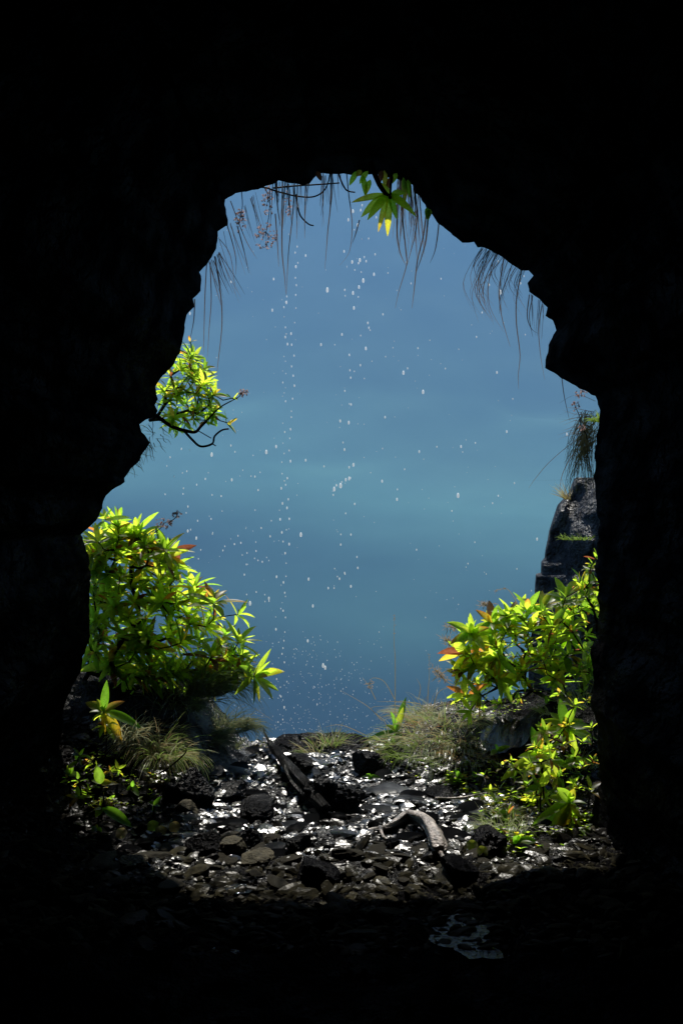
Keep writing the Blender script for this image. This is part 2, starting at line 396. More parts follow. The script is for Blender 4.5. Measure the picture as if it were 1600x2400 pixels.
gy = np.unique(np.concatenate([np.arange(-5, 2.8, 0.1), np.arange(2.8, 7.3, 0.016), np.arange(7.3, 9.2, 0.1)]))
GX, GY = np.meshgrid(gx, gy)
ground = grid_mesh('ground', gx, gy, ground_h(GX, GY), M['ground'], label='wet black stony cave floor with grassy banks at its lip')
def gh(x, y): return float(ground_h(np.array([x]), np.array([y]))[0])
def on_ground(px, py, dz=0.0):
    """where the ray through a photo pixel meets the floor"""
    Y = 3.0; k = (1200 - py) / F; kx = (px - 800) / F
    Ys = np.arange(3.0, 7.05, 0.01)
    d = CAMZ + k * Ys - ground_h(kx * Ys, Ys)
    i = np.where(d <= 0)[0]
    Y = Ys[i[0]] if len(i) else 6.95
    return Vector((kx * Y, Y, gh(kx * Y, Y) + dz))

# ------------------------------------------------------------------ the cave shell
OUT = [(188, 1253), (217, 1226), (234, 1211), (238, 1192), (243, 1173), (257, 1157), (272, 1142), (291, 1131), (292, 1118), (307, 1096), (329, 1078), (338, 1059), (351, 1037), (341, 1021), (330, 1013),
 (328, 997), (341, 985), (361, 977), (369, 962), (361, 949), (369, 934), (364, 903), (374, 890), (389, 875), (402, 860), (412, 844), (420, 824), (428, 804), (433, 778), (436, 750), (438, 737),
 (455, 717), (454, 698), (471, 683), (473, 656), (467, 637), (486, 618), (501, 595), (509, 572), (511, 543), (532, 526), (532, 503), (526, 480), (528, 469), (553, 451), (584, 446), (614, 440), (637, 432), (653, 421),
 (683, 428), (708, 434), (725, 428), (737, 415), (748, 407), (767, 405), (806, 407), (832, 412), (878, 407), (928, 419), (966, 432), (982, 461), (999, 488), (1026, 522), (1053, 545), (1084, 568), (1110, 568),
 (1118, 578), (1130, 580), (1176, 599), (1191, 614), (1218, 631), (1239, 633), (1248, 648), (1246, 660), (1237, 664), (1241, 685), (1252, 691), (1271, 710), (1281, 721), (1277, 740), (1296, 750), (1302, 775),
 (1294, 792), (1287, 809), (1277, 844), (1279, 863), (1313, 884), (1348, 905), (1375, 920), (1394, 928), (1407, 960), (1402, 1020), (1398, 1110), (1402, 1220), (1396, 1330), (1402, 1450), (1398, 1560), (1396, 1660), (1399, 1760), (1394, 1850), (1385, 1950), (1375, 2080), (1360, 2300),
 (1100, 2500), (800, 2550), (450, 2500), (190, 2300), (170, 2080), (145, 1960), (132, 1850), (138, 1760), (150, 1680), (178, 1610), (202, 1560), (214, 1530), (212, 1450), (206, 1380), (214, 1320), (200, 1290)]
dense = []
for i in range(len(OUT)):
    x0, y0 = OUT[i]; x1, y1 = OUT[(i + 1) % len(OUT)]
    n = max(1, int(math.hypot(x1 - x0, y1 - y0) / 9))
    for k in range(n): dense.append((x0 + (x1 - x0) * k / n, y0 + (y1 - y0) * k / n))
dense = np.array(dense); nD = len(dense)
jit = np.stack([fbm(dense[:, 0] / 14, dense[:, 1] / 14, 1.0, 3), fbm(dense[:, 0] / 14, dense[:, 1] / 14, 7.0, 3)], -1) * 2.6
rr_ = np.clip((dense[:, 1] - 950) / 200, 0, 1) * ((dense[:, 0] > 1300) | (dense[:, 0] < 230))
jit[:, 0] += rr_ * (5 * fbm(dense[:, 0] * 0, dense[:, 1] / 34, 3.0, 3) + 10 * fbm(dense[:, 0] * 0, dense[:, 1] / 130, 9.0, 2))
dense = dense + jit
def mouthY(px, py):
    t = sstep(500, 1900, py)
    right = sstep(900, 1400, px)
    return 6.0 - t * (0.35 + 0.6 * right)
mY = mouthY(dense[:, 0], dense[:, 1])
ox = (dense[:, 0] - 800) / F; oz = (1200 - dense[:, 1]) / F
rings = []      # (x,z,y) arrays from back of cave to mouth to outside cliff and round to the back
ang = np.arctan2(oz, ox)
def ringpos(lx, lz, Y): return np.stack([lx, Y, CAMZ + lz], -1)
inner = []
for u in np.linspace(0, 1, 34):
    # u=0 at mouth, 1 behind the camera
    Y = mY * (1 - u) ** 1.0 + (-4.5) * u
    base_x = ox * mY; base_z = oz * mY
    tx = np.cos(ang) * 3.4; tz = np.sin(ang) * 3.0
    g = sstep(0, 0.55, u)
    k = 1 + u * 0.35
    lx = base_x * k * (1 - g) + tx * g; lz = base_z * k * (1 - g) + tz * g
    # never inside the line of sight to the mouth edge
    dis = np.abs(fbm(np.cos(ang) * 2.5 + 3, np.sin(ang) * 2.5, Y * 0.9, 4)) * 0.28 * min(1, u * 14)
    lx = lx + np.cos(ang) * dis; lz = lz + np.sin(ang) * dis
    inner.append(ringpos(lx, lz, Y))
cap = np.repeat(np.array([[0, -5.5, CAMZ]]), nD, 0)
outer = []
for sc_, dy in ((1.03, 0.10), (1.08, 0.16), (1.2, 0.12), (1.5, 0.0), (2.2, -0.4), (3.6, -1.0), (7, -2.6)):
    Yo = mY + dy
    nn = 0.05 * fbm(ox * 20 * sc_, oz * 20 * sc_, dy * 9, 3) * (sc_ - 1) * 3
    outer.append(ringpos(ox * sc_ * (mY + .2), oz * sc_ * (mY + .2), Yo + nn))
outer.append(ringpos(ox * 7 * 6, oz * 7 * 6, mY * 0 - 7.0))
outcap = np.repeat(np.array([[0, -7.2, CAMZ]]), nD, 0)
allr = [cap] + inner[::-1] + outer + [outcap]
V = np.concatenate(allr, 0); nr = len(allr)
fa = []
for r in range(nr - 1):
    for i in range(nD):
        j = (i + 1) % nD
        fa.append((r * nD + i, r * nD + j, (r + 1) * nD + j, (r + 1) * nD + i))
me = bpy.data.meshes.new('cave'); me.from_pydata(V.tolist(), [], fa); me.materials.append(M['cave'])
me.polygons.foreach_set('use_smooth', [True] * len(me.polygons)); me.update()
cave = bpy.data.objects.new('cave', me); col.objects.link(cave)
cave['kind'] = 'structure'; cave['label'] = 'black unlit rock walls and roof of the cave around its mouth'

# ------------------------------------------------------------------ rocks
def ico(level):
    t = (1 + 5 ** .5) / 2
    v = [(-1, t, 0), (1, t, 0), (-1, -t, 0), (1, -t, 0), (0, -1, t), (0, 1, t), (0, -1, -t), (0, 1, -t), (t, 0, -1), (t, 0, 1), (-t, 0, -1), (-t, 0, 1)]
    v = [Vector(q).normalized() for q in v]
    f = [(0, 11, 5), (0, 5, 1), (0, 1, 7), (0, 7, 10), (0, 10, 11), (1, 5, 9), (5, 11, 4), (11, 10, 2), (10, 7, 6), (7, 1, 8), (3, 9, 4), (3, 4, 2), (3, 2, 6), (3, 6, 8), (3, 8, 9), (4, 9, 5), (2, 4, 11), (6, 2, 10), (8, 6, 7), (9, 8, 1)]
    for _ in range(level):
        ed = {}; nf = []
        def mid(a_, b_):
            k = (min(a_, b_), max(a_, b_))
            if k not in ed: v.append(((v[a_] + v[b_]) / 2).normalized()); ed[k] = len(v) - 1
            return ed[k]
        for a_, b_, c_ in f:
            ab, bc, ca = mid(a_, b_), mid(b_, c_), mid(c_, a_)
            nf += [(a_, ab, ca), (b_, bc, ab), (c_, ca, bc), (ab, bc, ca)]
        f = nf
    return np.array([tuple(q) for q in v]), f
ICO = {k: ico(k) for k in (1, 2, 3, 4)}
def rock_verts(size, seed, level=3, planes=11, rough=0.05):
    g = np.random.default_rng(seed); D, f = ICO[level]
    n = g.normal(size=(planes, 3)); n /= np.linalg.norm(n, axis=1)[:, None]
    dist = g.uniform(0.55, 1.0, planes)
    dd = D @ n.T; dd = np.where(dd > 0.05, dist[None, :] / np.maximum(dd, 0.05), 9)
    r = np.minimum(dd.min(1), 1.15)
    r = r * (1 + rough * fbm(D[:, 0] * 4 + seed, D[:, 1] * 4, D[:, 2] * 4, 3))
    return D * r[:, None] * np.array(size)[None, :], f
def make_rock(name, label, cat, loc, size, seed, mat, rz=0.0, level=3, group=None, rough=0.05, planes=11):
    v, f = rock_verts(size, seed, level, planes, rough)
    mb = MB(); mb.add(v.tolist(), f)
    o = mb.build(name, mat, smooth=False); o.location = loc; o.rotation_euler = (0, 0, rz)
    return tag(o, label, cat, group)

BOULD = [  # px, py, half-width px, half-height px, material, label
 (452, 1852, 40, 44, 'wet', 'black upright block at the foot of the brown grass tuft'),
 (432, 1898, 32, 15, 'dry', 'brown flat-topped stone left of the log, catching the light'),
 (480, 1985, 42, 30, 'wet', 'black rounded boulder between two brown stones on the left floor'),
 (548, 1982, 30, 22, 'dry', 'brown wedge stone just right of the black rounded boulder'),
 (588, 1968, 38, 30, 'wet', 'dark angular rock standing behind the brown wedge stone'),
 (598, 2018, 44, 16, 'dry', 'long flat tan slab at the front left edge of the light'),
 (310, 2020, 34, 12, 'dry', 'low brown slab at the far left front of the lit floor'),
 (610, 1898, 60, 22, 'wet', 'long low black rock with a white glint left of the log'),
 (545, 1855, 42, 22, 'wet', 'flat-topped black rock edged with one thin bright line'),
 (735, 2055, 62, 40, 'wet', 'big black boulder at the front middle edge of the light'),
 (1148, 1972, 44, 36, 'wet', 'black block behind the two small yellow round leaves on the right'),
 (1080, 2040, 46, 36, 'wet', 'black boulder under the pale tip of the driftwood'),
 (862, 1795, 42, 32, 'wet', 'black pointed rock in front of the middle grass tuft'),
 (925, 1772, 26, 18, 'wet', 'small black rock with a bright top below the leafy sprout'),
 (700, 1792, 44, 18, 'wet', 'low black rock between the log and the pointed rock'),
 (1035, 1868, 34, 16, 'wet', 'low dark rock right of the brightest wet patch'),
 (400, 1865, 28, 24, 'wet', 'small black rock beside the upright block'),
 (700, 1985, 34, 24, 'wet', 'black rock at the foot of the root clod'),
]
for i, (px, py, hw, hh, mt, lab) in enumerate(BOULD):
    q = on_ground(px, py + hh * 0.7); s_ = q.y / F
    make_rock('boulder' if hw > 35 else 'rock', lab, 'rock', (q.x, q.y + hw * s_ * .3, q.z + hh * s_ * 0.45), (hw * s_ * 1.1, hw * s_ * 0.85, hh * s_ * 1.2), 100 + i, M[mt], rz=0.2 * i, level=4)
# domed rock at the lip under the middle grass tuft
q = on_ground(760, 1765)
make_rock('boulder', 'wide dark domed rock at the lip under the middle grass tuft', 'rock', (P(750, 1770, 6.75).x, 6.75, -0.02), (0.30, 0.22, 0.125), 33, M['wet'], level=4, rough=.1)
# root clod (dark ball)
make_rock('root_clod', 'black lumpy root clod between the dark log and the pale driftwood', 'root', (P(778, 1938, 5.35).x, 5.35, 0.03), (0.155, 0.14, 0.135), 51, M['wet'], level=4, rough=0.35, planes=16)
# leaning ledge on the right
mb = MB(); nA, nB = 40, 10
top0, top1 = P(1118, 1738, 6.15), P(1305, 1655, 5.75)
vs = []
for i in range(nA + 1):
    t = i / nA; c = top0.lerp(top1, t) + Vector((0, 0, 0.015 * math.sin(t * 9)))
    for j in range(nB + 1):
        s2 = j / nB
        off = Vector((0.02, 0.28 * (s2 - 0.5), 0.03 * math.sin(s2 * math.pi) - 0.03 + 0.12 * (s2 - .5))) if j < nB else Vector((0.02, 0.14, -.25))
        q2 = c + off * (0.5 + 0.5 * math.sin(math.pi * min(1, t * 1.2 + .15)))
        q2 += Vector((0, 0, 0.02)) * float(fbm(q2.x * 14, q2.y * 14, 2.0, 3))
        vs.append(q2)
    vs.append(c + Vector((0.05, -0.02, -0.16)))
st = nB + 2; fs = []
for i in range(nA):
    for j in range(st):
        j2 = (j + 1) % st
        fs.append((i * st + j, i * st + j2, (i + 1) * st + j2, (i + 1) * st + j))
fs.append(tuple(range(st))); fs.append(tuple(nA * st + k for k in range(st))[::-1])
mb.add(vs, fs)
tag(mb.build('rock_ledge', M['shard'], smooth=False), 'long wet slanting ledge glittering behind the leafy plants on the right', 'rock')

# standing rock slab outside on the right
SL = [(1351, 1119), (1345, 1135), (1338, 1153), (1311, 1183), (1304, 1203), (1297, 1224), (1290, 1247), (1286, 1270), (1281, 1293), (1279, 1312), (1271, 1321), (1270, 1348), (1258, 1351), (1256, 1375), (1255, 1397), (1258, 1412), (1250, 1470), (1240, 1560), (1238, 1700)]
mb = MB(); vs = []; fs = []; nL = 26
YS = 6.7
for i in range(len(SL) * 4 - 3):
    a0 = SL[i // 4]; a1 = SL[min(i // 4 + 1, len(SL) - 1)]; t = (i % 4) / 4
    lx = a0[0] + (a1[0] - a0[0]) * t; ly = a0[1] + (a1[1] - a0[1]) * t
    for j in range(nL + 1):
        s2 = j / nL; x = lx + (1520 - lx) * s2
        y = ly - (8 * s2 if i else 0)
        back = math.cos(s2 * math.pi / 2) ** 2
        Yd = YS + 0.45 * back ** 3 - 0.25 * s2 + 0.07 * float(fbm(x / 45, y / 70, 4.0, 4))
        if j == 0: Yd = YS + .5
        vs.append(P(x, y, Yd))
nI = len(SL) * 4 - 3
for i in range(nI - 1):
    for j in range(nL):
        fs.append((i * (nL + 1) + j, i * (nL + 1) + j + 1, (i + 1) * (nL + 1) + j + 1, (i + 1) * (nL + 1) + j))
base = len(vs)
# back side
for i in range(nI):
    vs.append(vs[i * (nL + 1)] + Vector((0.05, 0.3, 0))); vs.append(vs[i * (nL + 1) + nL] + Vector((0, 0.9, 0)))
for i in range(nI - 1):
    fs.append((i * (nL + 1), (i + 1) * (nL + 1), base + 2 * i + 2, base + 2 * i))
    fs.append((base + 2 * i, base + 2 * i + 2, base + 2 * i + 3, base + 2 * i + 1))
fs.append(tuple(range(nL, -1, -1)) + (base, base + 1))
mb.add(vs, fs)
tag(mb.build('rock_slab', M['cliffrock'], smooth=True), 'tall bluish black rock slab standing outside the right wall', 'rock')

# gravel: thousands of wet shards (uncountable)
def shards(n, region, smin, smax, seed):
    g = np.random.default_rng(seed); mb = MB()
    cube = np.array([(x, y, z) for x in (-1, 1) for y in (-1, 1) for z in (-1, 1)], float)
    fc = [(0, 1, 3, 2), (4, 6, 7, 5), (0, 4, 5, 1), (2, 3, 7, 6), (0, 2, 6, 4), (1, 5, 7, 3)]
    x0, x1, y0, y1 = region
    X = g.uniform(x0, x1, n); Yy = g.uniform(y0, y1, n)
    Zz = ground_h(X, Yy)
    for i in range(n):
        s_ = smin * (smax / smin) ** (g.random() ** 2.6)
        if s_ > .013:
            D, fcs = ICO[1]; nrm = g.normal(size=(8, 3)); nrm /= np.linalg.norm(nrm, axis=1)[:, None]; ds = g.uniform(.5, 1, 8)
            dd = D @ nrm.T; dd = np.where(dd > .05, ds[None, :] / np.maximum(dd, .05), 9); v = D * np.minimum(dd.min(1), 1.2)[:, None] * (1 + g.uniform(-.06, .06, (len(D), 1)))
        else:
            fcs = fc; v = cube * (1 + g.uniform(-.35, .35, (8, 3))); v[1::2] *= np.array([g.uniform(.4, .9), g.uniform(.4, .9), 1])
        v = v * np.array([s_ * g.uniform(.9, 2.0), s_ * g.uniform(.6, 1.1), s_ * g.uniform(.15, .5)])
        az, tx, ty = g.normal(0, .5), g.normal(.38, .27), g.normal(0, .22)
        Rm = np.array(Matrix.Rotation(tx, 3, 'X') @ Matrix.Rotation(ty, 3, 'Y') @ Matrix.Rotation(az, 3, 'Z'))
        v = v @ Rm.T + np.array([X[i], Yy[i], Zz[i] + s_ * .12])
        dry = sstep(4.9, 4.4, Yy[i] + g.normal(0, .25)) * 1.0
        t = g.uniform(.5, 1.3)
        c = (t * (1 + 2.6 * dry), t * (1 + 2.5 * dry), t * (1 + 1.5 * dry))
        if X[i] < -.6 and Yy[i] > 5.9 or X[i] > .35 and Yy[i] > 6.1: continue
        mb.add(v.tolist(), fcs, tuple(float(k) for k in c))
    return mb
mb = shards(21000, (-1.9, 1.9, 3.6, 7.05), 0.005, 0.042, 3)
o = mb.build('gravel', M['shard'], smooth=False); tag(o, 'wet black gravel and shards over the cave floor', 'gravel', kind='stuff')
# countable stones lying on it
g = random.Random(5); stone_meshes = []
for k in range(8):
    v, f = rock_verts((1, 1, 1), 700 + k, 2, 9, .06); mb = MB(); mb.add(v.tolist(), f)
    stone_meshes.append(mb)
SM = {}
for k, mb in enumerate(stone_meshes):
    for mt in ('wet', 'dry'):
        oo = mb.build('stone', M[mt], smooth=False); SM[(k, mt)] = oo.data; bpy.data.objects.remove(oo)
for k in range(120):
    px = g.uniform(240, 1330); py = 1760 + 320 * g.random() ** 0.8
    q = on_ground(px, py)
    mt = 'dry' if (q.y < 4.75 + g.uniform(-.25, .25)) else 'wet'
    o = bpy.data.objects.new('stone', SM[(k % 8, mt)]); col.objects.link(o)
    s_ = g.uniform(.022, .055); o.location = (q.x, q.y, q.z + s_ * .15); o.scale = (s_ * g.uniform(1, 1.6), s_, s_ * g.uniform(.35, .7)); o.rotation_euler = (g.uniform(-.25, .25), g.uniform(-.25, .25), g.uniform(0, 6.28))
    if mt == 'wet': o.scale = (s_ * g.uniform(1.1, 1.9), s_ * g.uniform(.8, 1.2), s_ * g.uniform(.25, .5)); o.rotation_euler = (g.gauss(.35, .2), g.gauss(0, .15), g.uniform(-.5, .5))
    else: o.scale = (s_ * g.uniform(1.1, 1.9), s_, s_ * g.uniform(.2, .4))
    if mt == 'dry': tag(o, 'small dull brown stone lying near the front edge of the lit floor', 'stone', 'brown stones near the shadow edge')
    else: tag(o, 'small wet black stone lying on the glittering floor', 'stone', 'wet black stones on the lit floor')

# flat stones under a film of running water, tipped towards the cave: the big glints
for i, (px, py, hw, hh, lab) in enumerate([(910, 1862, 44, 17, 'flat water-covered stone making the brightest white patch right of the middle'), (960, 1885, 50, 12, 'flat shining stone just right of and below the brightest patch'), (592, 1898, 26, 14, 'round white-glinting flat stone left of the log'),
  (552, 1842, 26, 5, 'narrow bright bar of wet stone above the low flat-topped rock'), (545, 1815, 42, 12, 'broad white-glinting flat stone left of the log top'), (500, 1810, 22, 12, 'white-glinting flat stone beside the broad one, nearer the left bank'), (690, 2010 - 70, 30, 9, 'flat bright wet stone left of the root clod'), (722, 1818, 24, 13, 'bright wet stone right of the log middle'),
  (750, 1792, 18, 9, 'small bright wet stone below the middle grass tuft'), (640, 2000, 26, 14, 'bluish white wet stone at the front, above the big black boulder'), (905, 1800, 24, 8, 'bright flat stone in front of the grassy bank foot'), (1150, 1885, 26, 12, 'bright wet stone left of the flat seedling'), (1140, 1915, 34, 8, 'low bright wet stone below the seedling, right of the driftwood'),
  (470, 1857, 26, 9, 'bright stone at the right foot of the upright block'), (1190, 1778, 22, 11, 'white wet stone behind the open plant'), (345, 1808, 24, 16, 'pale wet stone under the brown grass on the left'), (1080, 2065, 18, 6, 'bluish glinting stone at the front right edge of light'), (610, 1765, 34, 10, 'bright wet stone strip at the lip left of the log'), (880, 1900, 38, 8, 'flat bright stone in front of the brightest patch'),
  (440, 1925, 26, 9, 'bright bluish stone left of the brown wedge stone'), (1045, 1840, 24, 8, 'bright stone below the small green sprig')]):
    q = on_ground(px, py); s_ = q.y / F; v, f = rock_verts((1, 1, 1), 900 + i, 3, 12, .12); mb = MB(); mb.add(v.tolist(), f)
    o = mb.build('flat_stone', M['film'], smooth=False); o.location = (q.x, q.y, q.z + .004); w_ = hw * s_ * 1.25
    o.scale = (w_, hh * s_ * 1.9, hh * s_ * .55); o.rotation_euler = (.40 + R.uniform(-.05, .05), R.uniform(-.06, .06), R.uniform(-.15, .15)); tag(o, lab, 'stone')
# puddles
def puddle(px, py, rx, ry, seed, lab):
    q = on_ground(px, py); mb = MB(); n = 40; vs = [(0, 0, 0)]
    for k in range(n):
        an = 2 * math.pi * k / n; r = 1 + 0.35 * float(fbm(math.cos(an) * 1.6 + seed, math.sin(an) * 1.6, seed, 3))
        vs.append((math.cos(an) * rx * r, math.sin(an) * ry * r, 0))
    mb.add(vs, [(0, k + 1, (k + 1) % n + 1) for k in range(n)])
    o = mb.build('puddle', M['water'], smooth=True); o.location = (q.x, q.y, q.z + 0.005); o['kind'] = 'structure'; o['label'] = lab
puddle(1082, 2188, .14, .13, 1, 'blue-grey puddle in the dark right of centre')
puddle(1120, 2235, .08, .06, 2, 'small puddle just in front of the blue-grey one')
puddle(520, 2235, .05, .05, 3, 'tiny dark puddle left of centre in the shade')
puddle(560, 2090, .06, .05, 4, 'small puddle by the front left stones')

# ------------------------------------------------------------------ driftwood and log
def wood(name, label, cat, pts, radii, mat, seed, twigs=()):
    root = thing(name, label, cat, pts[0]); sp = spline(pts, 9); n = len(sp)
    rr = [float(np.interp(i / (n - 1), np.linspace(0, 1, len(radii)), radii)) for i in range(n)]
    mb = MB(); tube(mb, sp, 0, 0, 18, radii=rr)
    v = np.array(mb.v); nn = n * 18
    # lengthwise grooves
    for i in range(n):
        for k in range(18):
            idx = i * 18 + k; c = np.array(sp[i])
            gr = 1 + 0.34 * float(noise3(k * 0.9 + seed, i * 0.09, seed)) + 0.12 * float(noise3(k * 2.1, i * 0.35, seed + 3))
            v[idx] = c + (v[idx] - c) * gr
    mb.v = [tuple(q) for q in v]
    o = mb.build('trunk', mat, origin=pts[0], parent=None); o.location = (0, 0, 0); o.parent = root
    for tw in twigs:
        m2 = MB(); tube(m2, spline(tw, 6), 0.012, 0.004, 6); o = m2.build('twig', mat, origin=pts[0]); o.location = (0, 0, 0); o.parent = root
    return root
def G(px, py, lift): q = on_ground(px, py); return q + Vector((0, 0, lift))
wood('log', 'dark wet log slanting from the lip down to the root clod', 'log',
     [G(632, 1770, .07), G(668, 1822, .08), G(700, 1862, .075), G(730, 1897, .07), G(765, 1925, .05)], [.018, .030, .040, .038, .034, .024], M['darkwood'], 2,
     twigs=[[G(632, 1770, .07), G(622, 1758, .10), G(616, 1750, .12)]])
wood('driftwood', 'pale bleached curved driftwood root lying right of the root clod', 'driftwood',
     [G(862, 1952, .005), G(908, 1948, .02), G(955, 1938, .055), G(1000, 1962, .07), G(1025, 2000, .06), G(1030, 2025, .05)], [.008, .014, .028, .036, .034, .040, .03], M['wood'], 5,
     twigs=[[G(1030, 2022, .05), G(1042, 2036, .035), G(1056, 2052, .02)], [G(1056, 2052, .02), G(1068, 2046, .03), G(1070, 2030, .05)]])
tw = MB(); tube(tw, spline([G(890, 1958, .04), G(900, 1975, .02), G(925, 1985, .015)], 6), .010, .004, 6)
tag(tw.build('stick', M['wood'], origin=G(890, 1958, .02)), 'short pale stick just under the driftwood', 'stick')
tw = MB(); tube(tw, spline([G(915, 1990, 0), P(914, 1958, G(915, 1990, 0).y)], 4), .003, .003, 6)
tag(tw.build('twig', M['wood'], origin=G(915, 1990, 0)), 'thin pale twig standing upright beside the short stick', 'twig')
tw = MB(); tube(tw, spline([P(358, 1822, 5.5), P(395, 1800, 5.45), P(432, 1768, 5.4), P(436, 1755, 5.4)], 6), .006, .003, 6)
tag(tw.build('twig', M['bark'], origin=P(358, 1822, 5.5)), 'thin black twig leaning across the brown grass on the left', 'twig')
tw = MB(); tube(tw, spline([G(1020, 1886, .03), G(1080, 1884, .03), G(1140, 1876, .04)], 6), .009, .005, 6)
tag(tw.build('stick', M['wood'], origin=G(1020, 1886, .02)), 'long thin shining stick lying right of the brightest wet patch', 'stick')

# ------------------------------------------------------------------ leafy shrubs
def inpoly(x, y, poly):
    c = False; n = len(poly); j = n - 1
    for i in range(n):
        if ((poly[i][1] > y) != (poly[j][1] > y)) and (x < (poly[j][0] - poly[i][0]) * (y - poly[i][1]) / (poly[j][1] - poly[i][1]) + poly[i][0]): c = not c
        j = i
    return c
def bush(name, label, root, tips, L, W, bark_r=0.012, nl=(8, 13), extra=None, spread=(35, 85), upb=0.5, py=0.06, pr=0.04, droop=.5):
    """tips: list of (Vector, scale, n leaves or None). A branching skeleton grows from root and reaches every tip."""
    t = thing(name, label, 'shrub', root)
    nodes_ = [root.copy()]; par = [-1]
    order = sorted(range(len(tips)), key=lambda i: (tips[i][0] - root).length)
    axes = {}
    for i in order:
        q = tips[i][0]
        best = min(range(len(nodes_)), key=lambda k: (nodes_[k] - q).length + 0.28 * (nodes_[k] - root).length)
        a0 = nodes_[best]; d = q - a0; m_ = max(1, int(d.length / 0.06)); prev = best
        side = d.cross(Vector((0.3, 1, 0.2))); side = side.normalized() if side.length > 1e-6 else Vector((1, 0, 0))
        bow = R.uniform(-.16, .16) * d.length
        for k in range(1, m_ + 1):
            f_ = k / m_
            pt = a0 + d * f_ + side * bow * math.sin(math.pi * f_) + Vector((0, 0, -0.12 * d.length)) * math.sin(math.pi * f_)
            if k < m_: pt += Vector((R.uniform(-1, 1), R.uniform(-1, 1), R.uniform(-1, 1))) * 0.006
            nodes_.append(pt); par.append(prev); prev = len(nodes_) - 1
        axes[i] = nodes_[prev] - nodes_[par[prev]]
    cnt = [0] * len(nodes_)
    for k in range(len(nodes_) - 1, 0, -1):
        cnt[k] = max(cnt[k], 1); cnt[par[k]] += cnt[k]
    rad = [min(bark_r, 0.0034 * math.sqrt(max(c, 1)) ** 0.95) for c in cnt]
    br = MB()
    for k in range(1, len(nodes_)):
        tube(br, [nodes_[par[k]], nodes_[k]], rad[par[k]] if par[k] > 0 else rad[k], rad[k], 5)
    o = br.build('branches', M['bark'], origin=root); o.location = (0, 0, 0); o.parent = t
    lv = MB()
    for i in order:
        q, s_, n_ = tips[i]
        ax = (axes[i].normalized() + Vector((0, 0, upb)) + Vector((R.uniform(-.3, .3), R.uniform(-.3, .3), R.uniform(-.2, .2)))).normalized()
        rosette(lv, q, ax, n_ or R.randint(*nl), L * s_, W * s_, spread, droop, py, pr)
    if extra: extra(lv)
    o = lv.build('leaves', M['leaf'], origin=root); o.location = (0, 0, 0); o.parent = t
    return t
def fill(poly, n, Y0, Y1, s0, s1, mind=14):
    out = []; xs_ = [p_[0] for p_ in poly]; ys_ = [p_[1] for p_ in poly]; tries = 0
    while len(out) < n and tries < 9000:
        tries += 1
        x = R.uniform(min(xs_), max(xs_)); y = R.uniform(min(ys_), max(ys_))
        if not inpoly(x, y, poly): continue
        out.append((P(x, y, R.uniform(Y0, Y1)), R.uniform(s0, s1), None))
    return out

pl = [(215, 1290), (245, 1215), (275, 1220), (310, 1250), (350, 1262), (395, 1300), (400, 1345), (450, 1370), (490, 1400), (520, 1440), (545, 1500), (575, 1540), (590, 1570), (560, 1590), (470, 1590), (400, 1590), (300, 1600), (235, 1560), (222, 1420)]
tips = [(P(*a), s_, n_) for a, s_, n_ in [((388, 1288, 6.25), 1.15, 12), ((500, 1412, 6.2), 1.25, 13), ((598, 1588, 6.2), 1.25, 12), ((320, 1243, 6.3), 1.2, 11), ((455, 1375, 6.3), 1.1, 12), ((560, 1505, 6.3), 1.1, 12),
  ((280, 1232, 6.3), 1.0, 10), ((245, 1215, 6.2), 0.8, 9), ((555, 1570, 6.25), 1.1, 10), ((410, 1330, 6.35), 1.0, 10), ((230, 1270, 6.1), 0.9, 9), ((560, 1440, 6.35), .9, 8)]]
tips += fill(pl, 185, 6.2, 6.6, 0.5, 1.15) + fill([(196, 1275), (232, 1265), (240, 1590), (208, 1560)], 22, 6.1, 6.5, .5, .9)
pl2 = [(240, 1540), (480, 1560), (540, 1590), (460, 1640), (400, 1650), (300, 1640), (250, 1600)]
tips += [(q, s_ * .7, 7) for q, s_, _ in fill(pl2, 60, 6.25, 6.7, 0.6, .9)]
bush('leafy_shrub', 'largest leafy shrub, bright yellow-green, leaning in from the lower left wall', P(190, 1600, 6.4), tips, 0.185, 0.046, bark_r=.016)

pl = [(380, 960), (380, 895), (410, 850), (440, 825), (470, 840), (485, 880), (500, 900), (505, 945), (500, 975), (470, 985), (430, 995), (395, 990)]
tips = [(P(*a), s_, n_) for a, s_, n_ in [((450, 835, 6.15), 1.0, 10), ((475, 900, 6.1), 1.1, 11), ((500, 925, 6.15), .8, 8), ((548, 932, 6.15), .5, 4), ((537, 992, 6.1), .8, 6), ((500, 965, 6.1), .7, 7), ((418, 1010, 6.15), .6, 4), ((400, 880, 6.2), .8, 8), ((445, 800, 6.2), .5, 3), ((480, 985, 6.1), .7, 5)]]
tips += fill(pl, 58, 6.1, 6.45, .45, 1.0)
bush('leafy_shrub', 'small leafy shrub growing out of the left wall halfway up, above the big one', P(350, 985, 6.25), tips, 0.14, 0.034, bark_r=.012, nl=(7, 11))
# bare bent twig below it
tw = MB()
for pp, r0, r1 in (([(365, 972), (400, 998), (438, 1010), (458, 1012), (470, 1000), (485, 985)], .012, .008), ([(430, 1008), (450, 1030), (470, 1046), (497, 1040), (503, 1022), (520, 1008), (536, 1005)], .008, .005), ([(497, 1040), (506, 1045)], .004, .003), ([(462, 1008), (495, 1027)], .003, .003), ([(485, 985), (515, 955), (545, 938)], .006, .003)):
    tube(tw, spline([P(x, y, 6.08) for x, y in pp], 5), r0, r1, 6)
tag(tw.build('bare_branch', M['bark'], origin=P(365, 972, 6.08)), 'black crooked bare branch below the small wall shrub', 'branch')

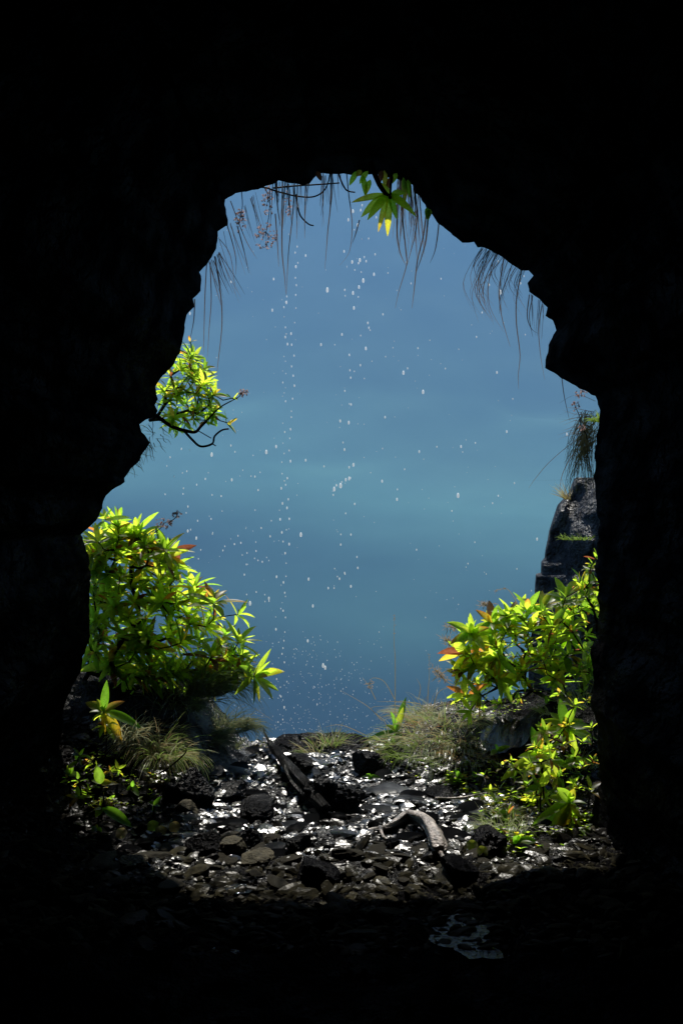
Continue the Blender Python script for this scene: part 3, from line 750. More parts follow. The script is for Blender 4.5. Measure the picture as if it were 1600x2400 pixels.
pl = [(1400, 1370), (1340, 1400), (1290, 1420), (1200, 1430), (1130, 1460), (1090, 1480), (1075, 1530), (1080, 1600), (1100, 1650), (1150, 1620), (1200, 1600), (1290, 1600), (1385, 1590), (1395, 1480)]
tips = [(P(*a), s_, n_) for a, s_, n_ in [((1105, 1485, 6.1), 1.2, 12), ((1155, 1460, 6.15), 1.1, 10), ((1200, 1445, 6.2), 1.1, 11), ((1085, 1530, 6.1), 1.2, 10), ((1235, 1430, 6.1), 1.1, 11), ((1270, 1425, 6.15), 1.2, 10), ((1325, 1400, 5.95), 1.0, 9), ((1370, 1370, 5.8), 1.0, 9), ((1240, 1475, 6.0), 1.2, 10), ((1150, 1510, 6.1), 1.1, 10),
   ((1080, 1580, 6.15), .9, 10), ((1090, 1630, 6.15), .9, 10), ((1100, 1670, 6.1), .7, 9), ((1290, 1470, 6.0), 1.0, 10)]]
tips += fill([(x, y) for x, y in pl if True], 75, 5.95, 6.45, .5, 1.0)
tips += [(q, s_ * .55, 7) for q, s_, _ in fill([(1080, 1520), (1390, 1480), (1390, 1640), (1240, 1640), (1100, 1680)], 60, 6.0, 6.5, .6, .9)]
bush('leafy_shrub', 'leafy shrub with broad green leaves on the right bank below the rock slab', P(1330, 1650, 6.25), tips, 0.175, 0.05, bark_r=.014)
# climbing foliage up the right wall edge
tips = fill([(1345, 1370), (1400, 1290), (1405, 1330), (1400, 1430), (1350, 1440)], 13, 5.6, 5.9, .5, .85)
bush('leafy_shrub', 'thin dim leafy shoot climbing the right wall beside the rock slab', P(1398, 1480, 5.75), tips, 0.12, 0.034, bark_r=.008, nl=(6, 9))

# leafy tangle down the right edge, and dim growth at the far left edge
tips = fill([(1270, 1690), (1385, 1630), (1392, 1800), (1380, 1930), (1290, 1950), (1225, 1880), (1230, 1790)], 56, 5.05, 5.5, .5, 1.1)
bush('leafy_shrub', 'low tangle of small bright leaves down the right wall foot behind the floor plants', P(1375, 1900, 5.3), tips, 0.10, 0.03, bark_r=.006, nl=(6, 9), py=.1)
tips = fill([(160, 1780), (240, 1740), (285, 1800), (270, 1880), (200, 1900), (150, 1850)], 15, 5.0, 5.4, .4, .85)
bush('leafy_shrub', 'dim scraggly low shrub at the far left edge of the light', P(200, 1900, 5.2), tips, 0.10, 0.032, bark_r=.005, nl=(4, 7), py=.2)
tips = fill([(1110, 1790), (1200, 1760), (1250, 1850), (1230, 1920), (1130, 1900)], 16, 5.2, 5.7, .35, .7)
bush('leafy_shrub', 'patch of small weedy leaves on the gravel left of the open plant', P(1190, 1900, 5.4), tips, 0.085, 0.028, bark_r=.004, nl=(5, 8), py=.12)
# drooping plant at the roof
root = P(868, 396, 5.84)
t = thing('hanging_plant', 'broad-leaved plant drooping from the roof in the middle', 'plant', root)
br = MB(); tube(br, spline([P(868, 380, 5.84), P(885, 425, 5.82), P(905, 455, 5.85), P(918, 462, 5.85)], 6), .016, .012, 7)
tube(br, spline([P(918, 405, 5.86), P(915, 440, 5.82), P(915, 460, 5.85)], 4), .008, .006, 6)
o = br.build('stem', M['bark'], origin=root); o.location = (0, 0, 0); o.parent = t
lv = MB(); c0 = Vector(P(912, 455, 5.85))
for tx, ty, wd in ((832, 482, .045), (856, 515, .055), (868, 520, .05), (893, 540, .035), (909, 550, .042), (926, 516, .04), (968, 516, .045), (950, 500, .04), (880, 430, .04), (940, 470, .04)):
    tp = P(tx, ty, 5.75 + R.uniform(0, .14)); d = tp - c0
    c = R.choice(GREEN); tip = R.choice(YELL) if R.random() < .5 else None
    leaf(lv, c0 + Vector((R.uniform(-.01, .01), 0, R.uniform(-.01, .01))), d + Vector((0, 0, .05)), Vector((0, -1, .4)), d.length * 1.03, wd, .25, c, tip, 8)
for bx, by, tx, ty in ((838, 400, 818, 432), (862, 400, 842, 428), (850, 410, 858, 460), (868, 420, 855, 455), (900, 398, 905, 450), (895, 398, 888, 430), (920, 410, 905, 445), (930, 405, 915, 430), (945, 415, 950, 470), (955, 420, 960, 460), (846, 398, 835, 412), (1000, 485, 1003, 515), (1008, 490, 1000, 512), (742, 400, 752, 422)):
    b = P(bx, by, 5.9); tp = P(tx, ty, 5.9); leaf(lv, b, tp - b, Vector((0, -1, .3)), (tp - b).length * 1.05, .032, .2, *leafcol(.25, .15))
o = lv.build('leaves', M['leaf'], origin=root); o.location = (0, 0, 0); o.parent = t

# ------------------------------------------------------------------ herbs on the floor
def herb(label, px, py, leaves, Yd=None, stem=True, dz=0.0):
    """leaves: list of (tip px, tip py, width m, colour or None)"""
    q = on_ground(px, py + dz) if Yd is None else P(px, py, Yd)
    Y = q.y; c0 = P(px, py, Y)
    g0 = Vector((c0.x, c0.y, gh(c0.x, c0.y) - .01))
    t = thing('leafy_plant', label, 'plant', g0)
    if stem and (c0.z - g0.z) > .03:
        br = MB(); tube(br, spline([g0, (g0 + c0) / 2 + Vector((R.uniform(-.02, .02), 0, 0)), c0], 5), .006, .004, 6)
        o = br.build('stem', M['bark'], origin=g0); o.location = (0, 0, 0); o.parent = t
    lv = MB()
    for (tx, ty, wd, cc) in leaves:
        tp = P(tx, ty, Y + R.uniform(-.06, .06)); d = tp - c0
        if cc is None: c, tip = leafcol(.06, .02)
        else: c, tip = cc
        leaf(lv, c0, d + Vector((0, 0, d.length * .18)), Vector((R.uniform(-.3, .3), -0.75, .65)), d.length * 1.05, wd, .4, c, tip, 8)
    if len(leaves) > 4 and py > 1600 and px > 1100 or len(leaves) > 8: rosette(lv, c0, Vector((0, -.2, 1)), 11, .10, .032, (15, 100), .7, .1, .02)
    if len(leaves) > 8: rosette(lv, c0 - Vector((R.uniform(-.03, .03), 0, .07)), Vector((.2, -.3, 1)), 9, .11, .035, (50, 110), .9, .2, .03)
    o = lv.build('leaves', M['leaf'], origin=g0); o.location = (0, 0, 0); o.parent = t
Ye = ((.75, .62, .03), (.8, .45, .03)); Gr = ((.2, .46, .02), None)
herb('rosette with long right leaf and torn yellow leaf, alone at the lower left wall', 243, 1668, [(250, 1598, .045, Gr), (202, 1648, .05, ((.3, .5, .02), (.5, .35, .05))), (228, 1640, .03, None), (290, 1645, .04, ((.4, .4, .04), (.5, .2, .05))), (328, 1708, .055, Gr), (284, 1736, .055, Ye), (240, 1700, .02, None), (232, 1690, .02, None), (275, 1655, .03, None), (246, 1720, .015, Ye)], Yd=5.55)
herb('dim plant with one large ragged upright leaf at the far left', 236, 1838, [(226, 1795, .05, ((.22, .4, .02), None)), (260, 1835, .035, None), (276, 1838, .03, None), (215, 1830, .025, None)], Yd=5.15)
herb('plant with one long smooth dark green leaf lying to the right, lower left', 238, 1895, [(305, 1938, .055, Gr), (225, 1915, .035, None), (220, 1900, .02, None)], Yd=4.95)
herb('small four-leaved seedling right of the ragged upright leaf', 310, 1845, [(298, 1852, .025, Gr), (325, 1866, .028, Gr), (312, 1830, .018, Gr), (322, 1846, .018, Gr)], dz=22)
herb('small upright sprout with narrow leaves above the round leaves', 360, 1888, [(378, 1868, .02, Gr), (350, 1880, .016, Gr), (375, 1890, .016, Gr), (362, 1910, .014, Gr)], dz=25)
herb('dim low plant with drooping dull leaves at the far left edge of light', 165, 1815, [(150, 1808, .03, None), (178, 1822, .04, None), (158, 1795, .02, None), (172, 1800, .025, None)], Yd=5.2)
herb('dim broad-leaved sprig low at the left, under the long leaf', 228, 1942, [(215, 1948, .03, None), (238, 1950, .02, None), (222, 1935, .02, None)], Yd=4.8)
for (x, y, c, lab) in ((358, 1940, (.42, .5, .06), 'round yellow-green leaf lying left of the two brown round leaves'), (377, 1953, (.5, .36, .14), 'round brown leaf lying flat, between two others'), (409, 1943, (.5, .34, .12), 'round tan leaf standing upright on the wet gravel'), (284, 1957, (.4, .32, .14), 'round dull brown leaf on a thin stalk at the left'), (1106, 1988, (.42, .46, .05), 'small round yellow leaf right of the driftwood, upper of two'), (1130, 2002, (.42, .44, .05), 'small round yellow leaf right of the driftwood, lower of two')):
    q = on_ground(x, y + 14); c0 = q + Vector((0, 0, .015)); mb = MB(); n = 16; r = 15 * q.y / F
    vs = [(0, 0, r)]; cs = [c]
    for k in range(n):
        an = 2 * math.pi * k / n; rr = r * (1 + .08 * math.sin(5 * an + x)); vs.append((math.cos(an) * rr * .9, .006 * math.sin(3 * an) + math.sin(an) * .5 * r, r + math.sin(an) * rr * .75)); cs.append(c)
    mb.add(vs, [(0, k + 1, (k + 1) % n + 1) for k in range(n)], cs); 
    tube(mb, [Vector((0, 0, -.01)), Vector((0, .004, r))], .0015, .0012, 5, c)
    o = mb.build('round_leaf', M['leaf']); o.location = c0 - Vector((0, 0, .01)); tag(o, lab, 'leaf')

herb('tall bushy plant against the right wall, highest of the right floor plants', 1322, 1702, [(1312, 1640, .06, Gr), (1290, 1672, .045, None), (1272, 1690, .04, None), (1348, 1660, .045, None), (1388, 1708, .055, Gr), (1385, 1745, .045, None), (1270, 1730, .05, ((.5, .55, .04), None)), (1365, 1690, .04, None), (1300, 1745, .045, None), (1285, 1720, .04, None), (1340, 1735, .035, None), (1395, 1735, .035, None), (1350, 1760, .04, None)], Yd=5.5)
herb('open plant with two long yellow-green leaves to its left and a shaded leaf right', 1262, 1772, [(1246, 1706, .055, Gr), (1178, 1830, .055, ((.42, .55, .03), None)), (1196, 1818, .05, ((.5, .58, .04), None)), (1335, 1803, .05, Gr), (1286, 1825, .05, ((.45, .55, .04), None)), (1305, 1765, .04, None), (1215, 1775, .04, None), (1240, 1820, .03, Ye), (1270, 1790, .03, None)], Yd=5.35)
herb('small plant with three narrow leaves just below the open one', 1268, 1845, [(1247, 1824, .035, Gr), (1229, 1858, .035, Gr), (1288, 1800, .04, ((.4, .55, .03), None)), (1262, 1860, .025, None)], Yd=5.15)
herb('drooping broad-leaved plant low at the right, its leaves hanging to the gravel', 1335, 1880, [(1306, 1848, .055, None), (1268, 1945, .07, Gr), (1290, 1965, .055, ((.35, .5, .03), None)), (1300, 1975, .05, ((.5, .5, .04), (.7, .3, .03))), (1345, 1850, .04, None), (1288, 1870, .045, ((.3, .4, .03), None)), (1318, 1968, .045, Ye), (1348, 1960, .04, None), (1250, 1935, .04, None)], Yd=5.0)
herb('low flat seedling with two pale leaves spread sideways, right of the driftwood', 1192, 1908, [(1163, 1908, .03, Gr), (1220, 1908, .035, Gr), (1190, 1893, .02, Gr), (1178, 1925, .03, Gr), (1222, 1918, .025, None)], dz=14)
herb('low clump of rounded leaves at the front right edge of light', 1212, 1975, [(1202, 1962, .05, Gr), (1230, 1965, .04, Gr), (1255, 1972, .04, Gr), (1180, 1985, .035, None), (1238, 1990, .03, Gr)], dz=10)
herb('small bright green sprig beside the wet stones left of the open plant', 1075, 1820, [(1064, 1806, .03, Gr), (1084, 1815, .025, Gr), (1075, 1838, .03, Gr), (1095, 1822, .02, Ye)], dz=14)
herb('low bright sprig on the black gravel in the middle, right of the pointed rock', 870, 1822, [(858, 1815, .02, Gr), (880, 1818, .02, Gr), (890, 1824, .02, Gr), (862, 1830, .02, Gr), (846, 1822, .015, Gr)], dz=8)
herb('bright young sprout with two upright leaves at the lip, right of the middle tuft', 930, 1715, [(950, 1638, .045, Gr), (944, 1660, .04, ((.5, .6, .03), None)), (916, 1670, .035, Gr), (905, 1700, .03, None), (855, 1742, .045, Gr), (880, 1730, .03, Gr), (945, 1735, .035, Gr), (915, 1758, .03, Gr)], Yd=6.55)
herb('little yellowing plant half hidden in the grass at the upper right bank', 1165, 1760, [(1150, 1770, .03, None), (1182, 1755, .03, None), (1195, 1750, .025, None), (1160, 1745, .025, Gr)], Yd=5.8)
herb('single green shoot in front of the ledge by the shrub foot', 1282, 1650, [(1277, 1632, .03, Gr), (1292, 1642, .025, Gr)], Yd=6.0)

# low ground cover (uncountable small leaves)
def cover(poly, n, lab, s0=.012, s1=.03):
    lv = MB(); k = 0
    while k < n:
        x = R.uniform(min(p_[0] for p_ in poly), max(p_[0] for p_ in poly)); y = R.uniform(min(p_[1] for p_ in poly), max(p_[1] for p_ in poly))
        if not inpoly(x, y, poly): continue
        k += 1
        if float(noise3(x / 28, y / 16, 3.0)) < -.1: continue
        q = on_ground(x, y) + Vector((0, 0, R.uniform(0, .03)))
        for m_ in range(R.randint(2, 4)):
            an = R.uniform(0, 6.28); d = Vector((math.cos(an), math.sin(an), R.uniform(.1, .8)))
            s_ = R.uniform(s0, s1); leaf(lv, q, d, Vector((0, 0, 1)), s_, s_ * .55, .5, *leafcol(.08, .02), 3)
    o = lv.build('ground_cover', M['leaf']); tag(o, lab, 'plants', kind='stuff')
cover([(1050, 1800), (1240, 1770), (1390, 1760), (1390, 1950), (1330, 2000), (1180, 2010), (1130, 1930), (1040, 1880)], 800, 'small green creeping leaves over the right side of the floor', .012, .042)
cover([(230, 1760), (370, 1780), (400, 1850), (330, 1900), (220, 1900), (160, 1850)], 320, 'small dull creeping leaves over the left side of the floor', .010, .03)
cover([(1040, 1640), (1300, 1610), (1300, 1655), (1110, 1700)], 120, 'mossy small leaves behind the slanting ledge', .01, .022)
cover([(870, 1790), (1060, 1790), (1060, 1860), (900, 1850)], 40, 'sparse bright creeping leaves on the gravel under the right bank', .01, .02)

# ------------------------------------------------------------------ grass tufts
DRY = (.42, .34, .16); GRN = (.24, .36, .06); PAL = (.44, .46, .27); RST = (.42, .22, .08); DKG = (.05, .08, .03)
def tuft(label, base, n, L, lean=(0, 0, 0), cols=(DRY, GRN, PAL), wd=.004, sprd=.06, flop=1.3, group=None, updir=(0, 0, 1)):
    mb = MB(); base = Vector(base)
    for i in range(n):
        an = R.uniform(0, 6.28); r = sprd * math.sqrt(R.random())
        q = base + Vector((math.cos(an) * r, math.sin(an) * r, -.01))
        l_ = L * R.uniform(.5, 1.1)
        d = (Vector(updir) + Vector((math.cos(an), math.sin(an), 0)) * R.uniform(.1, .9) + Vector(lean) + Vector((R.uniform(-.5, .5), R.uniform(-.4, .4), R.uniform(-.2, .2)))).normalized()
        pts = [q.copy()]; ns = 7; fl = flop * R.uniform(.4, 1.5)
        for k in range(ns):
            q = q + d * (l_ / ns); pts.append(q.copy()); d = (d + Vector((0, 0, -1)) * fl / ns + Vector((R.uniform(-.06, .06), R.uniform(-.06, .06), 0))).normalized()
        c = R.choice(cols); k_ = R.uniform(.7, 1.2); c = tuple(x * k_ for x in c); c1 = tuple(min(1, x * 1.3 + .04) for x in c)
        ribbon(mb, pts, wd * R.uniform(.6, 1.3), c, c1)
    o = mb.build('grass_tuft', M['grass'], origin=base)
    return tag(o, label, 'grass tuft', group)
def T(px, py): return on_ground(px, py)
tuft('green grass tuft on the domed rock in the middle of the lip', P(775, 1748, 6.7), 130, .17, cols=(GRN, PAL, GRN, DRY))
tuft('straw grass tuft drooping left off the domed rock', P(735, 1765, 6.6), 80, .16, lean=(-.5, -.1, 0), cols=(DRY, PAL, GRN))
lb = ['coarse straw tuft at the left end of the right grassy bank', 'rust-tinged tuft crowning the right grassy bank', 'shaggy pale tuft on the crest of the right bank, behind the ledge end', 'long pale grass falling down the middle of the right bank', 'green-tinged grass low on the right bank above the black gravel', 'matted straw grass at the left foot of the right bank', 'pale grass beside the lower end of the slanting ledge', 'short rusty grass just under the ledge end', 'grass fringe behind the sprout at the lip', 'thin green grass at the right foot of the bank']
for (x, y, n, L, ln, cs), l_ in zip([(945, 1735, 150, .20, (-.3, -.2, 0), (DRY, PAL, GRN)), (1000, 1695, 200, .22, (0, -.1, 0), (RST, DRY, PAL, GRN)), (1060, 1690, 200, .24, (.1, -.1, 0), (PAL, PAL, GRN, DRY)), (1020, 1735, 240, .24, (-.1, -.5, 0), (PAL, GRN, PAL, DRY)), (975, 1765, 180, .20, (-.3, -.5, 0), (GRN, PAL, GRN)), (930, 1760, 90, .15, (-.4, -.3, 0), (DRY, GRN)), (1085, 1735, 180, .20, (-.1, -.5, 0), (PAL, GRN, DRY)), (1100, 1765, 120, .13, (0, -.4, 0), (RST, DRY)), (985, 1670, 120, .2, (-.5, .1, 0), (DRY, PAL)), (1060, 1775, 140, .17, (-.2, -.6, 0), (GRN, PAL))], lb):
    tuft(l_, T(x, y), n, L * .95, (ln[0] * 1.5, ln[1] * 1.2 - .2, ln[2] - .45), cs, sprd=.19, flop=1.4, wd=.0034)
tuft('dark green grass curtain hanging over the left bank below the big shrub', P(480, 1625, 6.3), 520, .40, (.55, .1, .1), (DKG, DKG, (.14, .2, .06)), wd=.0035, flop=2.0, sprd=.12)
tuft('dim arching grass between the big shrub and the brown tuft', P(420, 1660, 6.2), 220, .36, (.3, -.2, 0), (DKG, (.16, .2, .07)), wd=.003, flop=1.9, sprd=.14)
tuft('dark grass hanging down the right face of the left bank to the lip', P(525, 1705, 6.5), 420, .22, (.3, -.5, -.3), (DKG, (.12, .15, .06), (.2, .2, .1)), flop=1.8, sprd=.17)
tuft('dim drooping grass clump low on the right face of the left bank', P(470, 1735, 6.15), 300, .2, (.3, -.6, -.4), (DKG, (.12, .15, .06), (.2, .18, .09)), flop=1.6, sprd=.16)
tuft('brown and green tuft on the left bank below the lone rosette', P(345, 1740, 5.75), 360, .24, (.25, -.35, -.45), ((.28, .2, .09), (.16, .2, .05), (.3, .27, .14)), flop=1.9, sprd=.13, wd=.003)
tuft('straw grass spilling right from the left bank to the black block', P(390, 1770, 5.65), 280, .25, (.45, -.4, -.45), (DRY, PAL, GRN), flop=2.1, sprd=.10)
tuft('pale dry grass patch at the foot of the lone rosette', P(300, 1725, 5.65), 120, .17, (.1, -.3, 0), (PAL, DRY), flop=1.8, sprd=.08)
tuft('small straw fringe at the lip left of the log', P(575, 1762, 6.75), 110, .12, (0, -.1, 0), (DRY, PAL, GRN), sprd=.14)
tuft('low pale fringe where the left bank meets the lip', P(530, 1755, 6.6), 80, .12, (.1, -.1, 0), (DRY, GRN), sprd=.1)
tuft('thin long blades curving over the ledge from the right wall', P(1350, 1655, 5.9), 80, .26, (-.6, -.2, 0), (PAL, (.5, .5, .45), GRN), wd=.003, flop=1.4)
tuft('short moss-like grass on the upper end of the ledge', P(1290, 1668, 5.8), 80, .09, (-.3, 0, 0), (PAL, GRN), sprd=.07)
tuft('fine green grass between the right floor plants', T(1180, 1945), 160, .14, (-.2, -.3, 0), (GRN, PAL), wd=.0025, sprd=.12, flop=1.8)
tuft('thin grass behind the open plant by the right wall', T(1350, 1800), 110, .16, (-.1, -.2, 0), (GRN, DRY, PAL), wd=.003, sprd=.12)
tuft('dry whiskery grass tuft on the left edge of the rock slab', P(1330, 1167, 6.6), 36, .15, (-.8, -.1, 0), (DRY, (.6, .5, .15)), wd=.003, sprd=.02, flop=.3)
tuft('green mossy line of plants across the rock slab', P(1350, 1262, 6.42), 60, .06, (-.4, -.2, 0), (GRN, (.2, .32, .03)), wd=.005, sprd=.09, flop=1.5)
tuft('mossy green patch at the top of the rock slab against the wall', P(1408, 985, 5.9), 60, .09, (-.4, -.2, 0), (GRN, (.2, .32, .03)), wd=.005, sprd=.05, flop=1.5)
# tall seed-headed grasses, right bank
def stalk(label, pts, Y, head=None, r=.0022, c=DRY):
    sp = spline([P(x, y, Y) for x, y in pts], 8)
    t = thing('seed_grass', label, 'grass', sp[0]); mb = MB(); ribbon(mb, sp, r * 2, c, c)
    o = mb.build('stalk', M['grass'], origin=sp[0]); o.location = (0, 0, 0); o.parent = t
    if head:
        mb = MB(); n, rad = head
        for k in range(n * 2):
            b = sp[-1 - R.randint(0, min(6, len(sp) - 2))]; d = Vector((R.uniform(-1, 1), R.uniform(-.6, .6), R.uniform(-.8, .8))) * R.uniform(.2, 1); b = b + d * rad * R.random() * .7
            d = (d + Vector((R.uniform(-1, 1), 0, R.uniform(-1, 1)))) * .3
            ribbon(mb, [b, b + d * rad * .5, b + d * rad], .004, c, (.6, .45, .4))
        o = mb.build('seed_head', M['petal'], origin=sp[0]); o.location = (0, 0, 0); o.parent = t
for lab, pts, hd in (('leaning straw stalk crossing leftward over the sprout', [(895, 1690), (860, 1655), (795, 1617)], None), ('arching straw stalk just left of the sprout', [(910, 1720), (900, 1690), (870, 1660), (920, 1655)], None),
    ('tallest straight seed stalk rising in the middle of the gap', [(925, 1700), (926, 1560), (923, 1500), (924, 1442)], (8, .03)), ('drooping seed head left of the tallest stalk', [(925, 1640), (900, 1598), (872, 1590), (868, 1612)], (14, .05)),
    ('pink seed-headed stalk right of the tallest one', [(1000, 1690), (1003, 1620), (1006, 1580), (1005, 1535)], (10, .02)), ('pinkish feathery seed head near the right shrub foot', [(1090, 1615), (1050, 1600), (1020, 1570)], (60, .09)),
    ('feathery pink seed head at the left tip of the right shrub', [(1120, 1560), (1075, 1520), (1045, 1500)], (60, .08)), ('second feathery seed head just above the right shrub tip', [(1130, 1520), (1090, 1480), (1050, 1470)], (50, .08)),
    ('horizontal straw blade crossing behind the sprout', [(985, 1650), (940, 1645), (882, 1645)], None), ('bowed straw blade above the bank crest', [(1010, 1680), (1030, 1620), (1090, 1610)], None), ('straw blade bent right on the bank crest', [(1000, 1680), (1030, 1655), (1070, 1650)], None),
    ('curved straw blade reaching from the bank to the domed rock', [(860, 1725), (800, 1700), (760, 1705)], None), ('short seed blade leaning left of the tallest stalk', [(880, 1640), (865, 1610), (848, 1587)], None), ('thin dark upright blade behind the bank crest', [(980, 1640), (985, 1610), (975, 1590)], None),
    ('fine curved seed blade high above the right shrub', [(1215, 1420), (1190, 1382), (1160, 1385)], (12, .03)), ('pinkish seed spray poking out above the right shrub', [(1180, 1450), (1150, 1425), (1130, 1415)], (40, .07)),
    ('thin dark curved blade sticking out right of the left grass curtain', [(510, 1640), (560, 1640), (640, 1690)], None), ('pale blade rising from the left lip fringe', [(555, 1700), (580, 1690), (598, 1680)], None), ('pale arching blade looped over the left bank', [(380, 1740), (400, 1700), (440, 1705), (455, 1755)], None)):
    stalk(lab, pts, 6.5 if pts[0][0] > 600 else 6.2, hd)

# ------------------------------------------------------------------ things hanging from the roof
BL = (.10, .08, .07); LIT_TIP = (.62, .45, .33)  # dark blade colour; sunlight on the lower ends painted as a paler tip
def hanging(label, blades, Y=5.98, fine=0, box=None, drop=(60, 160), lean=0, wd=.006, cat='hanging grass', name='hanging_grass', curl=0):
    mb = MB(); org = P(blades[0][0][0], blades[0][0][1], Y)
    for b in blades:
        yy = Y + R.uniform(-.08, .08); sp = spline([P(x, y, yy) for x, y in b], 7)
        ln = abs(b[-1][1] - b[0][1])
        ribbon(mb, sp, wd * R.uniform(.8, 1.3), BL, LIT_TIP if ln > 120 else BL, side=Vector((1, 0, .1)))
    for k in range(fine):
        x = R.uniform(box[0], box[1]); f_ = (x - box[0]) / (box[1] - box[0]); y = box[2] + (box[3] - box[2]) * f_ - 4; l_ = R.uniform(*drop)
        ex = x + lean * l_ + R.uniform(-.15, .15) * l_; mx_ = (x + ex) / 2 + curl * l_ * R.uniform(.5, 1.2)
        yy = Y + R.uniform(-.1, .15); sp = spline([P(x, y, yy), P(mx_, y + l_ * .55, yy), P(ex, y + l_, yy)], 5)
        ribbon(mb, sp, wd * R.uniform(.35, .7), BL, BL if l_ < 100 else LIT_TIP, side=Vector((1, 0, .1)))
    return tag(mb.build(name, M['hang'], origin=org), label, cat)
hanging('three long sunlit-tipped blades hanging at the left wall above the small shrub', [[(484, 620), (480, 700), (478, 780), (477, 828)], [(492, 615), (495, 700), (490, 770), (486, 838)], [(503, 600), (517, 690), (520, 760), (512, 840), (507, 882)], [(456, 700), (454, 750), (444, 800)], [(500, 610), (518, 650), (537, 690)]], fine=14, box=(486, 520, 620, 590), drop=(50, 120), lean=.35)
hanging('sparse fine blades fanning from the upper left corner of the mouth', [[(530, 520), (545, 570), (553, 610), (552, 645)], [(556, 530), (570, 580), (583, 640)], [(540, 470), (575, 560), (602, 606)], [(512, 590), (545, 640), (574, 690)], [(515, 560), (540, 600), (552, 690)]], fine=16, box=(512, 600, 560, 452), drop=(50, 130), lean=.3, wd=.005)
hanging('pair of long dark blades meeting in one dripping tip, left of centre', [[(662, 420), (661, 500), (661, 590), (667, 650), (670, 690)], [(690, 425), (686, 500), (676, 590), (671, 690)], [(668, 425), (664, 500), (660, 560)], [(648, 420), (650, 480), (657, 530)], [(645, 500), (650, 570), (653, 625)]], fine=14, box=(636, 712, 430, 430), drop=(40, 130), wd=.008)
hanging('short group of blades between the paired blades and the vine loop', [[(697, 425), (696, 490), (695, 560)], [(716, 425), (714, 500), (714, 558)], [(775, 405), (774, 480), (768, 540), (765, 580), (761, 630)], [(757, 405), (757, 460), (752, 505)], [(778, 405), (778, 450), (772, 510)]], fine=14, box=(715, 800, 425, 405), drop=(30, 130), wd=.006)
hanging('single jointed blade with a long pale tip right of the vine loop', [[(812, 405), (817, 455), (823, 500), (825, 540), (818, 590), (795, 622)], [(842, 515), (834, 545), (825, 570)]], wd=.007)
hanging('dense dark blades hanging right of the broad-leaved plant', [[(938, 425), (944, 520), (951, 590), (952, 622), (935, 680), (926, 722)], [(968, 432), (976, 490), (974, 540), (962, 590), (950, 632)], [(945, 425), (944, 500), (946, 560)], [(1000, 488), (992, 550), (978, 610), (970, 680), (965, 722)], [(1004, 492), (998, 560), (988, 600), (974, 640)], [(1028, 524), (1024, 560), (1018, 590), (1007, 616)], [(932, 440), (930, 540), (937, 590), (950, 620)]], fine=40, box=(930, 985, 415, 455), drop=(60, 190), wd=.008)
hanging('comb of curved blades sweeping down under the right side of the roof', [[(1150, 588), (1125, 640), (1118, 690), (1135, 725)], [(1165, 594), (1138, 650), (1132, 690), (1140, 730)], [(1180, 604), (1170, 680), (1175, 740), (1195, 812)], [(1160, 594), (1145, 660), (1148, 720), (1180, 778)], [(1222, 632), (1210, 700), (1210, 760), (1218, 830), (1214, 880), (1215, 912)], [(1200, 618), (1185, 660), (1172, 700), (1170, 735)], [(1130, 582), (1115, 605), (1106, 630)], [(1145, 586), (1125, 612), (1118, 625)]], fine=42, box=(1130, 1236, 580, 632), drop=(50, 170), lean=-.1, curl=-.25, wd=.006)
hanging('few short blades hanging along the right wall below the comb', [[(1240, 690), (1235, 740), (1245, 770), (1262, 782)], [(1270, 712), (1262, 770), (1266, 830), (1276, 890)], [(1248, 692), (1240, 740), (1248, 790)]], fine=10, box=(1240, 1275, 690, 715), drop=(40, 110), wd=.005)
hanging('lone straight blade hanging below the right wall corner', [[(1316, 885), (1322, 930), (1334, 985)]], wd=.006)
hanging('long dark grass sweeping left and down over the rock slab', [[(1395, 1010), (1345, 1035), (1290, 1080), (1255, 1120), (1238, 1145)], [(1395, 1005), (1345, 1060), (1318, 1110), (1311, 1150)], [(1390, 995), (1350, 985), (1300, 982)], [(1395, 965), (1350, 960), (1310, 972)], [(1395, 940), (1350, 925), (1310, 945)], [(1392, 1125), (1300, 1125), (1215, 1127)]], Y=6.3, fine=0, wd=.005)
mb = MB()
for k in range(190):
    x = R.uniform(1358, 1410); y = R.uniform(960, 1040); yy = 6.3 + R.uniform(-.2, .15); ex = R.uniform(1318, 1400); ey = y + R.uniform(50, 150)
    sp = spline([P(x, y, yy), P((x + ex) / 2 - R.uniform(0, 14), y + (ey - y) * .4, yy), P(ex, ey, yy)], 5)
    ribbon(mb, sp, .004 * R.uniform(.5, 1.2), (.06, .07, .04), R.choice([(.06, .08, .04), (.16, .18, .08), (.04, .05, .04)]), side=Vector((1, 0, .1)))
for k in range(26):
    y = R.uniform(955, 1040); yy = 6.3; l_ = R.uniform(30, 80); sp = [P(1385, y, yy), P(1385 - l_ * .6, y + R.uniform(-12, 8), yy), P(1385 - l_, y + R.uniform(-16, 16), yy)]
    ribbon(mb, sp, .003, BL, LIT_TIP, side=Vector((0, 0, 1)))
tag(mb.build('hanging_grass', M['hang'], origin=P(1395, 1000, 6.3)), 'thick shaggy grass mat hanging at the top of the rock slab', 'hanging grass')

# vines
tw = MB()
for pp in ([(575, 447), (614, 438), (650, 448), (690, 458), (730, 461), (755, 450), (768, 430), (773, 405)], [(640, 440), (690, 435), (740, 432), (795, 428)], [(793, 405), (800, 425), (812, 445), (832, 450)], [(694, 455), (697, 480), (704, 505), (722, 524), (735, 528)]):
    tube(tw, spline([P(x, y, 6.05) for x, y in pp], 6), .0055, .004, 6)
tag(tw.build('vine', M['bark'], origin=P(575, 447, 6.05)), 'dark looping vine strung under the top of the mouth', 'vine')
